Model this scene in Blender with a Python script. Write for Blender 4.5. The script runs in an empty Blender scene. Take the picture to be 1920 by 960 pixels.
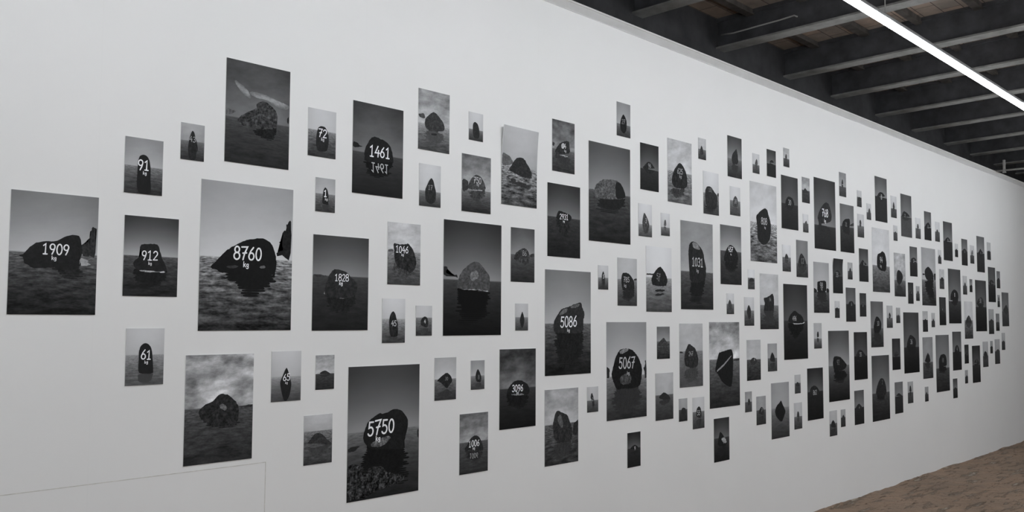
# Gallery wall of boulder photographs: everything is built here, in metres.
# X runs along the picture wall (towards its far end), -Y into the room, Z up from the floor.
import bpy, bmesh, math, random
from mathutils import Matrix, Vector

CAM_ROT = [[0.669916, -0.051921, -0.740619], [-0.742424, -0.040935, -0.668678], [0.004401, 0.997812, -0.06597]]
CAM_LOC = (0.0, -3.38324, 1.54700)
FOCAL_PX = 1781.047

LED_STRENGTH, LED2_STRENGTH, LAMP_END, LAMP2_END, EXPOSURE = 39.0, 92.0, 13.3, 14.0, 0.0
C = bpy.context.scene.collection
WALL_TOP = 3.392
SLOPE = 0.035                       # the roof rises gently away from the picture wall

# ------------------------------------------------------------------ helpers
def mesh_obj(name, verts, faces, mats, parent=None, loc=(0, 0, 0), fmat=None, smooth=False):
    me = bpy.data.meshes.new(name)
    me.from_pydata(verts, [], faces)
    for m in (mats if isinstance(mats, (list, tuple)) else [mats]):
        me.materials.append(m)
    if fmat:
        for p, k in zip(me.polygons, fmat):
            p.material_index = k
    if smooth:
        for p in me.polygons:
            p.use_smooth = True
    me.update()
    o = bpy.data.objects.new(name, me)
    C.objects.link(o)
    o.location = loc
    if parent:
        o.parent = parent
    return o

def box_data(x0, x1, y0, y1, z0, z1, V, Fc, shear=None):
    n = len(V)
    for x in (x0, x1):
        for y in (y0, y1):
            for z in (z0, z1):
                V.append((x, y, z + (shear(y) if shear else 0)))
    for f in ((0, 1, 3, 2), (4, 6, 7, 5), (0, 4, 5, 1), (2, 3, 7, 6), (0, 2, 6, 4), (1, 5, 7, 3)):
        Fc.append(tuple(n + k for k in f))

def boxes(name, mats, lst, parent=None, shear=None, bevel=0, loc=(0, 0, 0)):
    V, Fc = [], []
    for b in lst:
        box_data(*b, V, Fc, shear)
    o = mesh_obj(name, V, Fc, mats, parent, loc)
    if bevel:
        md = o.modifiers.new('bevel', 'BEVEL'); md.width = bevel; md.segments = 2; md.limit_method = 'ANGLE'
    return o

def tube(name, mat, path, r, parent=None, n=8, loc=(0, 0, 0)):
    V, Fc = [], []
    for k, p in enumerate(path):
        p = Vector(p)
        a = Vector(path[max(k - 1, 0)]); b = Vector(path[min(k + 1, len(path) - 1)])
        t = (b - a).normalized()
        u = t.cross(Vector((0.13, 0.31, 0.94))).normalized(); v = t.cross(u)
        for j in range(n):
            an = 2 * math.pi * j / n
            V.append(tuple(p + u * (r * math.cos(an)) + v * (r * math.sin(an))))
    for k in range(len(path) - 1):
        for j in range(n):
            Fc.append((k * n + j, k * n + (j + 1) % n, (k + 1) * n + (j + 1) % n, (k + 1) * n + j))
    Fc.append(tuple(range(n))[::-1]); Fc.append(tuple((len(path) - 1) * n + j for j in range(n)))
    return mesh_obj(name, V, Fc, mat, parent, loc, smooth=True)

def structure(o):
    o['kind'] = 'structure'
    return o

def tag(o, label, cat, group=None):
    o['label'] = label; o['category'] = cat
    if group:
        o['group'] = group
    return o

def point_attr(me, name, values):
    a = me.attributes.new(name, 'FLOAT', 'POINT')
    a.data.foreach_set('value', values)

# ------------------------------------------------------------------ materials
class NT:
    def __init__(self, name):
        self.m = bpy.data.materials.new(name); self.m.use_nodes = True
        self.t = self.m.node_tree; self.b = self.t.nodes['Principled BSDF']
    def n(self, typ, **kw):
        o = self.t.nodes.new(typ)
        for k, v in kw.items():
            setattr(o, k, v)
        return o
    def put(self, sock, v):
        if isinstance(v, bpy.types.NodeSocket):
            self.t.links.new(v, sock)
        elif v is not None:
            sock.default_value = v
    def math(self, op, a, b=None, c=None, clamp=False):
        o = self.n('ShaderNodeMath', operation=op, use_clamp=clamp)
        for s, v in zip(o.inputs, (a, b, c)):
            self.put(s, v)
        return o.outputs[0]
    def lerp(self, f, a, b):
        return self.math('ADD', self.math('MULTIPLY', self.math('SUBTRACT', 1.0, f), a), self.math('MULTIPLY', f, b))
    def attr(self, name):
        return self.n('ShaderNodeAttribute', attribute_name=name).outputs['Fac']
    def noise(self, vec, scale, detail=4, rough=.55):
        o = self.n('ShaderNodeTexNoise')
        self.put(o.inputs['Vector'], vec); self.put(o.inputs['Scale'], scale)
        o.inputs['Detail'].default_value = detail; o.inputs['Roughness'].default_value = rough
        return o.outputs['Fac']
    def comb(self, x, y, z):
        o = self.n('ShaderNodeCombineXYZ')
        for s, v in zip(o.inputs, (x, y, z)):
            self.put(s, v)
        return o.outputs[0]
    def ramp(self, f, stops):
        o = self.n('ShaderNodeValToRGB'); e = o.color_ramp.elements
        while len(e) < len(stops):
            e.new(.5)
        for el, (p, c) in zip(e, stops):
            el.position = p; el.color = (*c, 1)
        self.put(o.inputs['Fac'], f)
        return o.outputs['Color']
    def bump(self, h, strength, dist=.01):
        o = self.n('ShaderNodeBump'); o.inputs['Strength'].default_value = strength; o.inputs['Distance'].default_value = dist
        self.put(o.inputs['Height'], h); self.put(self.b.inputs['Normal'], o.outputs[0])
    def set(self, col=None, rough=.6, spec=.3, metal=0):
        self.put(self.b.inputs['Base Color'], col if not isinstance(col, tuple) else (*col, 1))
        self.b.inputs['Roughness'].default_value = rough
        self.b.inputs['Specular IOR Level'].default_value = spec
        self.b.inputs['Metallic'].default_value = metal
        return self.m

def paint(name, col, rough=.6, spec=.3, var=.06, scale=6, metal=0, bump=0):
    t = NT(name)
    p = t.n('ShaderNodeNewGeometry').outputs['Position']
    f = t.noise(p, scale, 5)
    lo = tuple(c * (1 - var) for c in col); hi = tuple(min(1, c * (1 + var)) for c in col)
    c = t.ramp(f, [(.3, lo), (.7, hi)])
    if bump:
        t.bump(t.noise(p, scale * 12, 3), bump, .004)
    return t.set(c, rough, spec, metal)

def print_grey(t, g):
    """perceptual grey -> slightly cool printing-ink colour"""
    v = t.math('POWER', t.math('MAXIMUM', g, .06), 2.2)
    return t.comb(t.math('MULTIPLY', v, .985), t.math('MULTIPLY', v, .995), t.math('MULTIPLY', v, 1.035))

def seascape_material():
    """the printed picture: sky with clouds, horizon, rippled water"""
    t = NT('printed_seascape')
    uv = t.n('ShaderNodeSeparateXYZ'); t.put(uv.inputs[0], t.n('ShaderNodeUVMap').outputs[0])
    u = uv.outputs[0]; d = t.math('SUBTRACT', 1.0, uv.outputs[1])         # d: 0 at the upper edge
    hz = t.attr('horizon'); seed = t.attr('seed')
    s = t.math('DIVIDE', d, hz, clamp=True)
    sky = t.lerp(t.math('POWER', s, 1.4), t.attr('sky_high'), t.attr('sky_low'))
    cl = t.noise(t.comb(t.math('ADD', t.math('MULTIPLY', u, 2.6), t.math('MULTIPLY', d, 1.2)), t.math('MULTIPLY', d, 7.0), seed), 1.0, 6, .6)
    cl = t.math('MULTIPLY', t.math('SUBTRACT', cl, .5), t.math('MULTIPLY', t.attr('cloud'), 1.5))
    side = t.math('POWER', t.math('ABSOLUTE', t.math('SUBTRACT', u, .5)), 2.0)
    sky = t.math('SUBTRACT', t.math('ADD', sky, cl), t.math('MULTIPLY', side, .18))
    w = t.math('DIVIDE', t.math('SUBTRACT', d, hz), t.math('SUBTRACT', 1.0, hz), clamp=True)
    wat = t.lerp(t.math('POWER', w, .6), t.attr('water_high'), t.attr('water_low'))
    persp = t.math('DIVIDE', 1.6, t.math('ADD', w, .12))
    wv = t.noise(t.comb(t.math('MULTIPLY', t.math('SUBTRACT', u, .5), t.math('MULTIPLY', persp, 2.0)), t.math('MULTIPLY', t.math('LOGARITHM', t.math('ADD', w, .1), 2.718), 9.0), seed), 1.0, 4, .62)
    wv2 = t.noise(t.comb(t.math('MULTIPLY', u, 26.0), t.math('MULTIPLY', d, 74.0), seed), 1.0, 2, .5)
    wv = t.math('ADD', t.math('SUBTRACT', wv, .5), t.math('MULTIPLY', t.math('SUBTRACT', wv2, .5), .22))
    amp = t.math('MULTIPLY', t.attr('wave'), t.math('ADD', .07, t.math('MULTIPLY', wat, 3.3)))
    wat = t.math('ADD', wat, t.math('MULTIPLY', wv, amp))
    edge = t.math('DIVIDE', t.math('SUBTRACT', d, hz), .012, clamp=True)
    g = t.lerp(edge, sky, wat)
    return t.set(print_grey(t, g), .6, .04)

def ink_material():
    """printed boulders, reflections, shores and painted numbers"""
    t = NT('printed_ink')
    p = t.n('ShaderNodeTexCoord').outputs['Object']
    tone = t.attr('tone'); det = t.attr('detail')
    a = t.noise(p, 34.0, 6, .7); b = t.noise(p, 120.0, 3, .6)
    f = t.math('ADD', t.math('SUBTRACT', a, .5), t.math('MULTIPLY', t.math('SUBTRACT', b, .5), .9))
    g = t.math('ADD', tone, t.math('MULTIPLY', f, t.math('MULTIPLY', det, t.math('ADD', .1, t.math('MULTIPLY', tone, 1.9)))))
    return t.set(print_grey(t, g), .6, .04)

def wall_material():
    t = NT('white_wall_paint')
    p = t.n('ShaderNodeNewGeometry').outputs['Position']
    f = t.noise(p, 1.7, 4); 
    sx = t.n('ShaderNodeSeparateXYZ'); t.put(sx.inputs[0], p)
    fr = t.math('FRACT', t.math('DIVIDE', t.math('ADD', sx.outputs[0], .31), 1.22))
    joint = t.math('LESS_THAN', t.math('ABSOLUTE', t.math('SUBTRACT', fr, .5)), .0016)
    v = t.math('SUBTRACT', t.math('ADD', .785, t.math('MULTIPLY', t.math('SUBTRACT', f, .5), .05)), t.math('MULTIPLY', joint, .008))
    t.bump(t.noise(p, 60, 3), .03, .003)
    return t.set(t.comb(v, v, t.math('MULTIPLY', v, 1.012)), .62, .25)

def floor_material():
    t = NT('worn_brick_floor')
    p = t.n('ShaderNodeNewGeometry').outputs['Position']
    mp = t.n('ShaderNodeMapping'); t.put(mp.inputs[0], p); mp.inputs['Rotation'].default_value[2] = .62
    br = t.n('ShaderNodeTexBrick'); t.put(br.inputs['Vector'], mp.outputs[0])
    br.inputs['Scale'].default_value = 2.6; br.inputs['Mortar Size'].default_value = .012; br.inputs['Mortar Smooth'].default_value = .6
    br.inputs['Color1'].default_value = (.29, .205, .15, 1); br.inputs['Color2'].default_value = (.235, .175, .135, 1); br.inputs['Mortar'].default_value = (.21, .155, .12, 1)
    n1 = t.noise(p, 1.3, 6, .6); n2 = t.noise(p, 9, 6, .7)
    m1 = t.n('ShaderNodeMixRGB', blend_type='OVERLAY'); m1.inputs[0].default_value = .55
    t.put(m1.inputs[1], br.outputs[0]); t.put(m1.inputs[2], t.ramp(n1, [(.3, (.38, .36, .34)), (.7, (.62, .6, .58))]))
    st = t.n('ShaderNodeMapping'); t.put(st.inputs[0], p); st.inputs['Rotation'].default_value[2] = .75; st.inputs['Scale'].default_value = (1.6, 7, 1)
    sc = t.ramp(t.noise(st.outputs[0], 1.5, 8, .68), [(.55, (0, 0, 0)), (.63, (1, 1, 1))])
    dk = t.ramp(t.noise(st.outputs[0], 2.3, 9, .74), [(.34, (1, 1, 1)), (.4, (0, 0, 0))])
    m2 = t.n('ShaderNodeMixRGB'); m2.inputs[2].default_value = (.46, .4, .33, 1)
    t.put(m2.inputs[0], t.math('MULTIPLY', sc, .6)); t.put(m2.inputs[1], m1.outputs[0])
    m3 = t.n('ShaderNodeMixRGB'); m3.inputs[2].default_value = (.1, .07, .05, 1)
    t.put(m3.inputs[0], t.math('MULTIPLY', dk, .55)); t.put(m3.inputs[1], m2.outputs[0])
    t.bump(t.math('ADD', t.math('ADD', n2, sc), t.math('MULTIPLY', dk, -1.2)), .8, .03)
    return t.set(m3.outputs[0], .75, .2)

def board_material():
    t = NT('terracotta_ceiling_boards')
    p = t.n('ShaderNodeNewGeometry').outputs['Position']
    br = t.n('ShaderNodeTexBrick'); t.put(br.inputs['Vector'], p)
    br.inputs['Scale'].default_value = 1.7; br.inputs['Mortar Size'].default_value = .006
    br.inputs['Color1'].default_value = (.27, .21, .17, 1); br.inputs['Color2'].default_value = (.2, .175, .155, 1); br.inputs['Mortar'].default_value = (.06, .05, .045, 1)
    m = t.n('ShaderNodeMixRGB', blend_type='OVERLAY'); m.inputs[0].default_value = .7
    t.put(m.inputs[1], br.outputs[0]); t.put(m.inputs[2], t.ramp(t.noise(p, 5, 6, .65), [(.3, (.3, .3, .3)), (.7, (.65, .62, .6))]))
    t.bump(t.noise(p, 30, 5), .3, .01)
    return t.set(m.outputs[0], .8, .15)

def emit(name, col, strength):
    t = NT(name)
    t.b.inputs['Emission Color'].default_value = (*col, 1); t.b.inputs['Emission Strength'].default_value = strength
    return t.set((.9, .9, .9), .4, .3)

M_SEA = seascape_material(); M_INK = ink_material(); M_WALL = wall_material(); M_FLOOR = floor_material(); M_BOARD = board_material()
M_EDGE = paint('white_paper_edge', (.8, .8, .8), .6, .2, .02)
M_STRIP = paint('grey_white_top_strip', (.76, .765, .775), .6, .25, .04)  # strip along the wall top, a touch greyer than the wall
M_CAP = paint('white_cap_paint', (.9, .9, .9), .5, .3, .02)
M_SEAM = paint('grey_seam_filler', (.6, .59, .57), .8, .1, .15, 30)  # grey line along the board seam low on the wall
M_FLANGE = paint('lamplit_flange_grey', (.2, .2, .195), .5, .35, .3, 9, bump=.15)  # flanges coloured paler than the beam: lamp light on them is painted in
M_BEAM = paint('dark_grey_beam_paint', (.052, .053, .058), .55, .35, .35, 7, bump=.15)
M_JOIST = paint('blackened_joist_wood', (.06, .054, .05), .75, .2, .4, 12, bump=.2)
M_DARK = paint('dark_masonry', (.028, .028, .03), .85, .15, .35, 5, bump=.3)
M_ROOM = paint('room_wall_paint', (.6, .59, .57), .7, .2, .05)
M_ALU = paint('brushed_aluminium', (.5, .5, .51), .35, .5, .05, 40, metal=.9)
M_GREY = paint('grey_conduit_paint', (.33, .33, .32), .5, .4, .12, 20)
M_LED = emit('led_diffuser', (.94, .98, 1), LED_STRENGTH)
M_LED2 = emit('added_led_diffuser', (.94, .98, 1), LED2_STRENGTH)

# ------------------------------------------------------------------ the room
X0, X1, YB = -5.0, 17.0, -9.0
wl = structure(boxes('wall_left', M_WALL, [(X0, X1, 0, .12, 0, WALL_TOP)]))
structure(boxes('wall_top_strip', M_STRIP, [(X0, X1, -.006, 0, 3.335, WALL_TOP - .007)]))
structure(boxes('trim_2', M_CAP, [(X0, X1, -.012, .12, WALL_TOP - .007, WALL_TOP + .004)]))
boxes('panel_seam', M_SEAM, [(X0, 2.249, -.0006, .0002, .9555, .9585), (2.246, 2.249, -.0006, .0002, 0, .9585)], wl)
fl = structure(boxes('floor', M_FLOOR, [(X0, X1, YB, .6, -.2, 0)]))
random.seed(11)
V, Fc = [], []
nn = 520; hgt = .008
for k in range(nn + 1):
    x = X0 + (X1 - X0) * k / nn
    hgt = max(.001, min(.016, hgt + (random.random() - .5) * .009)); dep = hgt * 1.6 + random.random() * .012
    V += [(x, -.0004, hgt), (x, -dep * .45, hgt * .55), (x, -dep, .0005)]
for k in range(nn):
    for j in (0, 1):
        Fc.append((3 * k + j, 3 * k + j + 1, 3 * k + j + 4, 3 * k + j + 3))
mesh_obj('dirt_edge', V, Fc, M_FLOOR, fl, smooth=True)
structure(boxes('wall_outer', M_DARK, [(X0, X1, .3, .6, 0, 4.4)]))
structure(boxes('wall_right', M_ROOM, [(X0, X1, YB - .2, YB, 0, 4.6)]))
structure(boxes('wall_near', M_ROOM, [(X0 - .2, X0, YB - .2, .6, 0, 4.6)]))
structure(boxes('wall_far', M_ROOM, [(X1, X1 + .2, YB - .2, .6, 0, 4.6)]))
sh = lambda y: SLOPE * (.3 - y)
ZB = 3.640                                                   # beam underside at the outer wall
structure(boxes('ceiling', M_BOARD, [(X0, X1, YB, .3, ZB + .24, ZB + .30)], shear=sh))
xs = [-3.75, -2.7, -1.62, -.55, .5, 1.55, 2.6, 3.62, 4.42, 5.36, 6.49, 7.63, 8.60, 9.68, 10.72, 11.79, 12.78, 13.8, 14.85, 15.9]
for x in xs:
    b = boxes('ceiling_beam', [M_BEAM, M_FLANGE], [(x - .065, x + .065, YB, .3, ZB, ZB + .014), (x - .03, x + .03, YB, .3, ZB + .013, ZB + .215), (x - .055, x + .055, YB, .3, ZB + .213, ZB + .242)], shear=sh)
    for p in list(b.data.polygons)[:6]:
        p.material_index = 1
    structure(b)
random.seed(5)
y = .05
while y > -8.8:
    w = .05 + random.random() * .02
    structure(boxes('ceiling_joist', M_JOIST, [(X0, X1, y - w, y, ZB + .185 + random.random() * .02, ZB + .241)], shear=sh))
    y -= .36 + random.random() * .08

# ------------------------------------------------------------------ lamps and services
def strip_light(y, zc, xa, xb, mled, label, hang):
    r = bpy.data.objects.new('linear_light', None); C.objects.link(r); r.location = (xa, y, zc)
    tag(r, label, 'ceiling light', 'linear strip lights')
    L = xb - xa
    boxes('housing', M_ALU, [(0, L, -.017, .017, .014, .04)], r, bevel=.004)
    n, V, Fc = 10, [], []
    for x in (0.01, L - .01):
        V += [(x, -.02, .014)] + [(x, -.02 * math.cos(math.pi * k / n), .002 - .018 * math.sin(math.pi * k / n)) for k in range(n + 1)] + [(x, .02, .014)]
    m = n + 3
    Fc = [(k, k + 1, m + k + 1, m + k) for k in range(m - 1)] + [tuple(range(m))[::-1], tuple(range(m, 2 * m))]
    mesh_obj('diffuser', V, Fc, mled, r)
    for x in (0, L):
        boxes('end_cap', M_ALU, [(x - .006, x + .006, -.021, .021, -.018, .04)], r, bevel=.002)
    for hx in hang:
        tube('suspension_cable', M_GREY, [(hx - xa, 0, .038), (hx - xa, 0, ZB + sh(y) - zc)], .003, r)
    return r
strip_light(-1.4, 3.243, -2.0, LAMP_END, M_LED, 'long glowing strip light hung along the white wall of boulder prints', [-1.62, .5, 2.6, 5.36, 10.72, 12.78])
strip_light(-4.9, 2.95, -3.2, LAMP2_END, M_LED2, 'added unseen strip light behind the camera, brightening the room', [-1.62, 1.55, 5.36, 8.6, 11.79])  # unseen lamp added to lift the brightness of wall, floor and beams

cab = tube('electrical_cable', M_GREY, [(6.455, .27, 3.752), (6.45, .16, 3.744), (6.452, .03, 3.752), (6.449, -.1, 3.758), (6.452, -.22, 3.765), (6.452, -.335, 3.775), (6.45, -.36, 3.76)], .006)
tag(cab, 'thin grey cable running along the side of a dark ceiling beam', 'cable')
pr = bpy.data.objects.new('conduit_pipe', None); C.objects.link(pr); pr.location = (12.7, 0, WALL_TOP)
tag(pr, 'grey conduit pipe crossing the wall top at its far end', 'pipe')
tube('pipe', M_GREY, [(0, .25, .012), (0, -1.2, .012)], .012, pr)
boxes('hanger', M_GREY, [(-.012, .012, -.11, -.085, -.02, .14), (-.02, .02, -.115, -.08, -.018, -.006)], pr)

# ------------------------------------------------------------------ the photographs
def arc(cx, cy, rx, ry, a0, a1, n=14):
    return [(cx + rx * math.cos(math.radians(a0 + (a1 - a0) * k / n)), cy + ry * math.sin(math.radians(a0 + (a1 - a0) * k / n))) for k in range(n + 1)]
GLYPH = {
 '0': [arc(.27, .5, .24, .5, 90, 450, 20)],
 '1': [[(.08, .82), (.28, 1), (.28, 0)], [(.1, 0), (.46, 0)]],
 '2': [arc(.27, .73, .23, .27, 165, -35, 12) + [(.04, 0), (.52, .02)]],
 '3': [arc(.25, .76, .22, .24, 150, -90, 12), arc(.25, .26, .25, .27, 90, -155, 14)],
 '4': [[(.34, 1), (.03, .36), (.54, .38)], [(.42, .62), (.38, 0)]],
 '5': [[(.5, .98), (.14, 1), (.1, .58)] + arc(.25, .31, .25, .31, 110, -150, 14)],
 '6': [[(.42, 1), (.2, .72), (.05, .38)], arc(.27, .28, .23, .28, 160, 520, 18)],
 '7': [[(.02, .97), (.53, 1), (.3, .5), (.18, 0)], [(.14, .5), (.46, .53)]],
 '8': [arc(.27, .76, .2, .24, 90, 450, 16), arc(.27, .26, .25, .27, 90, 450, 18)],
 '9': [arc(.27, .72, .23, .28, 0, 360, 18), [(.5, .74), (.42, .36), (.26, 0)]],
 'k': [[(.08, 0), (.08, 1)], [(.46, .62), (.1, .28)], [(.2, .38), (.5, 0)]],
 'g': [arc(.25, .36, .2, .25, 0, 360, 14), [(.46, .62), (.46, -.1)] + arc(.25, -.1, .21, .2, 0, -150, 8)],
}
def lettering(text, cx, cz, h, slant, mirrored, rnd):
    """flat brush strokes: a mitred ribbon for each stroke with round ends, each stroke a hair above the last"""
    V, Fc = [], []
    adv = .66; wd = adv * (len(text) - 1) + .55
    r = h * (.064 if len(text) > 1 else .08)
    if text == 'kg':
        r = h * .085
    ns = 0
    for k, ch in enumerate(text):
        dy = (rnd.random() - .5) * .06; sc = 1 + (rnd.random() - .5) * .08
        for st in GLYPH[ch]:
            P = []
            for (a, b) in st:
                x = (k * adv + a * sc - wd / 2); z = (b * sc - .5 + dy)
                x += .04 * z
                if mirrored:
                    z = -z
                z += x * math.tan(math.radians(slant)) * .6
                P.append(Vector((cx + x * h, cz + z * h)))
            lay = -.00012 * ns; ns += 1
            closed = (P[0] - P[-1]).length < 1e-6
            if closed:
                P = P[:-1]
            m = len(P); base = len(V)
            for j in range(m):
                dirs = []
                if closed or j > 0:
                    dirs.append((P[j] - P[j - 1]).normalized())
                if closed or j < m - 1:
                    dirs.append((P[(j + 1) % m] - P[j]).normalized())
                t = sum(dirs, Vector((0, 0))).normalized(); nrm = Vector((-t.y, t.x))
                ww = r / max(.55, nrm.dot(Vector((-dirs[0].y, dirs[0].x)))) * (1 + (rnd.random() - .5) * .12)
                V.append((*(P[j] + nrm * ww), lay)); V.append((*(P[j] - nrm * ww), lay))
            for j in range(m if closed else m - 1):
                q = (j + 1) % m
                Fc.append((base + 2 * j, base + 2 * j + 1, base + 2 * q + 1, base + 2 * q))
            if not closed:
                for (j, other) in ((0, 1), (m - 1, m - 2)):
                    out = (P[j] - P[other]).normalized(); side = Vector((-out.y, out.x)); n = len(V)
                    V += [(*(P[j] + side * (r * math.cos(math.pi * q / 6)) + out * (r * math.sin(math.pi * q / 6))), lay) for q in range(7)]
                    Fc.append(tuple(range(n, n + 7)))
    return V, Fc

def rough_outline(P, rnd, jag, side=1.0):
    """round the corners once, then break the edges up like weathered stone"""
    Q = []
    for a, b in zip(P, P[1:] + P[:1]):
        Q += [(a[0] * .8 + b[0] * .2, a[1] * .8 + b[1] * .2), (a[0] * .2 + b[0] * .8, a[1] * .2 + b[1] * .8)]
    if not jag:
        return Q
    out = []
    for a, b in zip(Q, Q[1:] + Q[:1]):
        L = math.hypot(b[0] - a[0], b[1] - a[1]); n = max(1, int(L / (jag * 2.2)))
        for k in range(n):
            f = k / n
            out.append((a[0] + (b[0] - a[0]) * f + (rnd.random() - .5) * jag * side, a[1] + (b[1] - a[1]) * f + (rnd.random() - .5) * jag))
    return out

def flat(name, parts, y, parent, bend, lim, step=.0003):
    """parts: list of (tone, detail, outline or (verts, faces)); one flat printed shape on its own ink layer"""
    bm = bmesh.new(); T, D = [], []
    for k, (tone, det, P) in enumerate(parts):
        if isinstance(P, tuple):
            V, Fc = P
        else:
            V, Fc = P, [tuple(range(len(P)))]
        vs = []
        for vv in V:
            a, b = vv[0], vv[1]; up = vv[2] if len(vv) > 2 else 0
            a = max(-lim[0], min(lim[0], a)); b = max(-lim[1], min(lim[1], b))
            vs.append(bm.verts.new((a, y - step * k + up + bend(a, b), b))); T.append(tone); D.append(det)
        for f in Fc:
            try:
                bm.faces.new([vs[j] for j in f])
            except ValueError:
                pass
    bmesh.ops.triangulate(bm, faces=[f for f in bm.faces if len(f.verts) > 8])
    for f in bm.faces:
        f.normal_update()
        if f.normal.y > 0:
            f.normal_flip()
    me = bpy.data.meshes.new(name); bm.to_mesh(me); bm.free()
    point_attr(me, 'tone', T); point_attr(me, 'detail', D)
    me.materials.append(M_INK)
    o = bpy.data.objects.new(name, me); C.objects.link(o); o.parent = parent
    return o

def broken_reflection(P, tone, det, h, rnd):
    """a mirrored shape on moving water: level slivers that shift sideways and thin out downwards"""
    zt = max(b for a, b in P); zb = min(b for a, b in P)
    n = max(6, min(26, int((zt - zb) / (.016 * h) )))
    st = (zt - zb) / n; out = []
    for k in range(n):
        zc = zt - (k + .5) * st; xs = []
        for (p, q) in zip(P, P[1:] + P[:1]):
            if (p[1] - zc) * (q[1] - zc) < 0:
                xs.append(p[0] + (q[0] - p[0]) * (zc - p[1]) / (q[1] - p[1]))
        if len(xs) < 2:
            continue
        f = k / n; l, r = min(xs), max(xs); w = r - l
        l += w * (rnd.random() - .5) * (.06 + .3 * f); r += w * (rnd.random() - .5) * (.06 + .3 * f)
        if r - l < .1 * w:
            continue
        t = st * (.62 if f < .45 else .62 - .34 * (f - .45) / .55 * (.5 + rnd.random()))
        m = (l + r) / 2; e = (r - l) / 2; zu = zc + t + (.02 * h if k == 0 else 0)
        out.append((tone, det, [(m - e, zc), (m - e * .9, zc - t * .8), (m - e * .4, zc - t), (m + e * .5, zc - t), (m + e * .92, zc - t * .7), (m + e, zc), (m + e * .93, zu - t * .2), (m + e * .4, zu), (m - e * .5, zu), (m - e * .93, zu - t * .25)]))
    return out

THICK = .003
LAYER_NAMES = {'reflection': 'printed_reflection', 'tree': 'printed_tree', 'foam': 'printed_foam', 'shoreline': 'printed_shoreline', 'small_stone': 'printed_small_stone',
               'pebbles': 'printed_pebbles', 'cloud_streak': 'printed_cloud_streak', 'islet': 'printed_islet', 'ripple': 'printed_ripple'}
def photograph(k, row):
    x, z, w, h, tones, hz, cloud, wave, polys, extra, texts, curl, label = row
    rnd = random.Random(101 + k)
    amp, v0 = curl if curl else (0, 1)
    def bend(a, b):
        v = b / h + .5
        if not amp or v <= v0:
            return 0
        return -amp * ((v - v0) / (1 - v0)) ** 2 * (1.12 - .3 * (a / w + .5))
    ny = 24 if amp else 1
    V, Fc, fm = [], [], []
    for face in (0, 1):
        for j in range(ny + 1):
            for i in (0, 1):
                a = -w / 2 + w * i; b = -h / 2 + h * j / ny
                V.append((a, bend(a, b) - (THICK if face == 0 else 0), b))
    n = 2 * (ny + 1)
    for j in range(ny):
        q = 2 * j
        Fc.append((q, q + 1, q + 3, q + 2)); fm.append(0)
        Fc.append((n + q, n + q + 2, n + q + 3, n + q + 1)); fm.append(1)
        Fc.append((q, q + 2, n + q + 2, n + q)); fm.append(1)
        Fc.append((q + 1, n + q + 1, n + q + 3, q + 3)); fm.append(1)
    Fc.append((0, n, n + 1, 1)); fm.append(1)
    t = 2 * ny
    Fc.append((t, t + 1, n + t + 1, n + t)); fm.append(1)
    o = mesh_obj('photo_print', V, Fc, [M_SEA, M_EDGE], None, (x, 0, z), fm)
    me = o.data
    uv = me.uv_layers.new(name='UVMap')
    for lp in me.loops:
        c = me.vertices[lp.vertex_index].co
        uv.data[lp.index].uv = (c.x / w + .5, c.z / h + .5)
    nv = len(me.vertices)
    for nm, val in zip(('sky_high', 'sky_low', 'water_high', 'water_low', 'horizon', 'cloud', 'wave', 'seed'), (*tones, hz, cloud, wave, (k * 7.31) % 97)):
        point_attr(me, nm, [val] * nv)
    tag(o, label, 'photo print', 'boulder photographs on the long white wall')
    lim = (w / 2 - .001, h / 2 - .001)
    m = lambda P: [(a / 10000, b / 10000) for a, b in P]
    jag = .0035 if h > .35 else (.0025 if h > .25 else 0)
    refl = None; seen = 0
    for (nm, tone, det, P) in extra:
        if nm == 'reflection' and h > .25:
            sl = broken_reflection(m(P), tone, det, h, rnd)
            if sl:
                e = flat(LAYER_NAMES[nm], sl, -THICK - .0003 - .00005 * seen, o, bend, lim, .00002); seen += 1
                refl = refl or e
                continue
        e = flat(LAYER_NAMES[nm], [(tone, det, rough_outline(m(P), rnd, jag * (4 if nm == 'tree' else 1), 4.5 if nm in ('reflection', 'foam') else 1))], -THICK - .0004 - .00012 * seen, o, bend, lim); seen += 1
        if nm == 'reflection' and refl is None:
            refl = e
    bl = flat('printed_boulder', [(tn, dt, rough_outline(m(P), rnd, jag)) for tn, dt, P in polys], -THICK - .0012, o, bend, lim)
    for (s, cx, cz, th, tone, slant, mir) in texts:
        V2, F2 = lettering(s, cx / 10000, cz / 10000, th / 10000, slant, mir, rnd)
        nm = 'painted_unit' if s == 'kg' else ('mirrored_number' if mir else 'painted_number')
        flat(nm, [(tone, .12, (V2, F2))], -THICK - .0022, (refl if mir and refl else bl), bend, lim)
    return o

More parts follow.
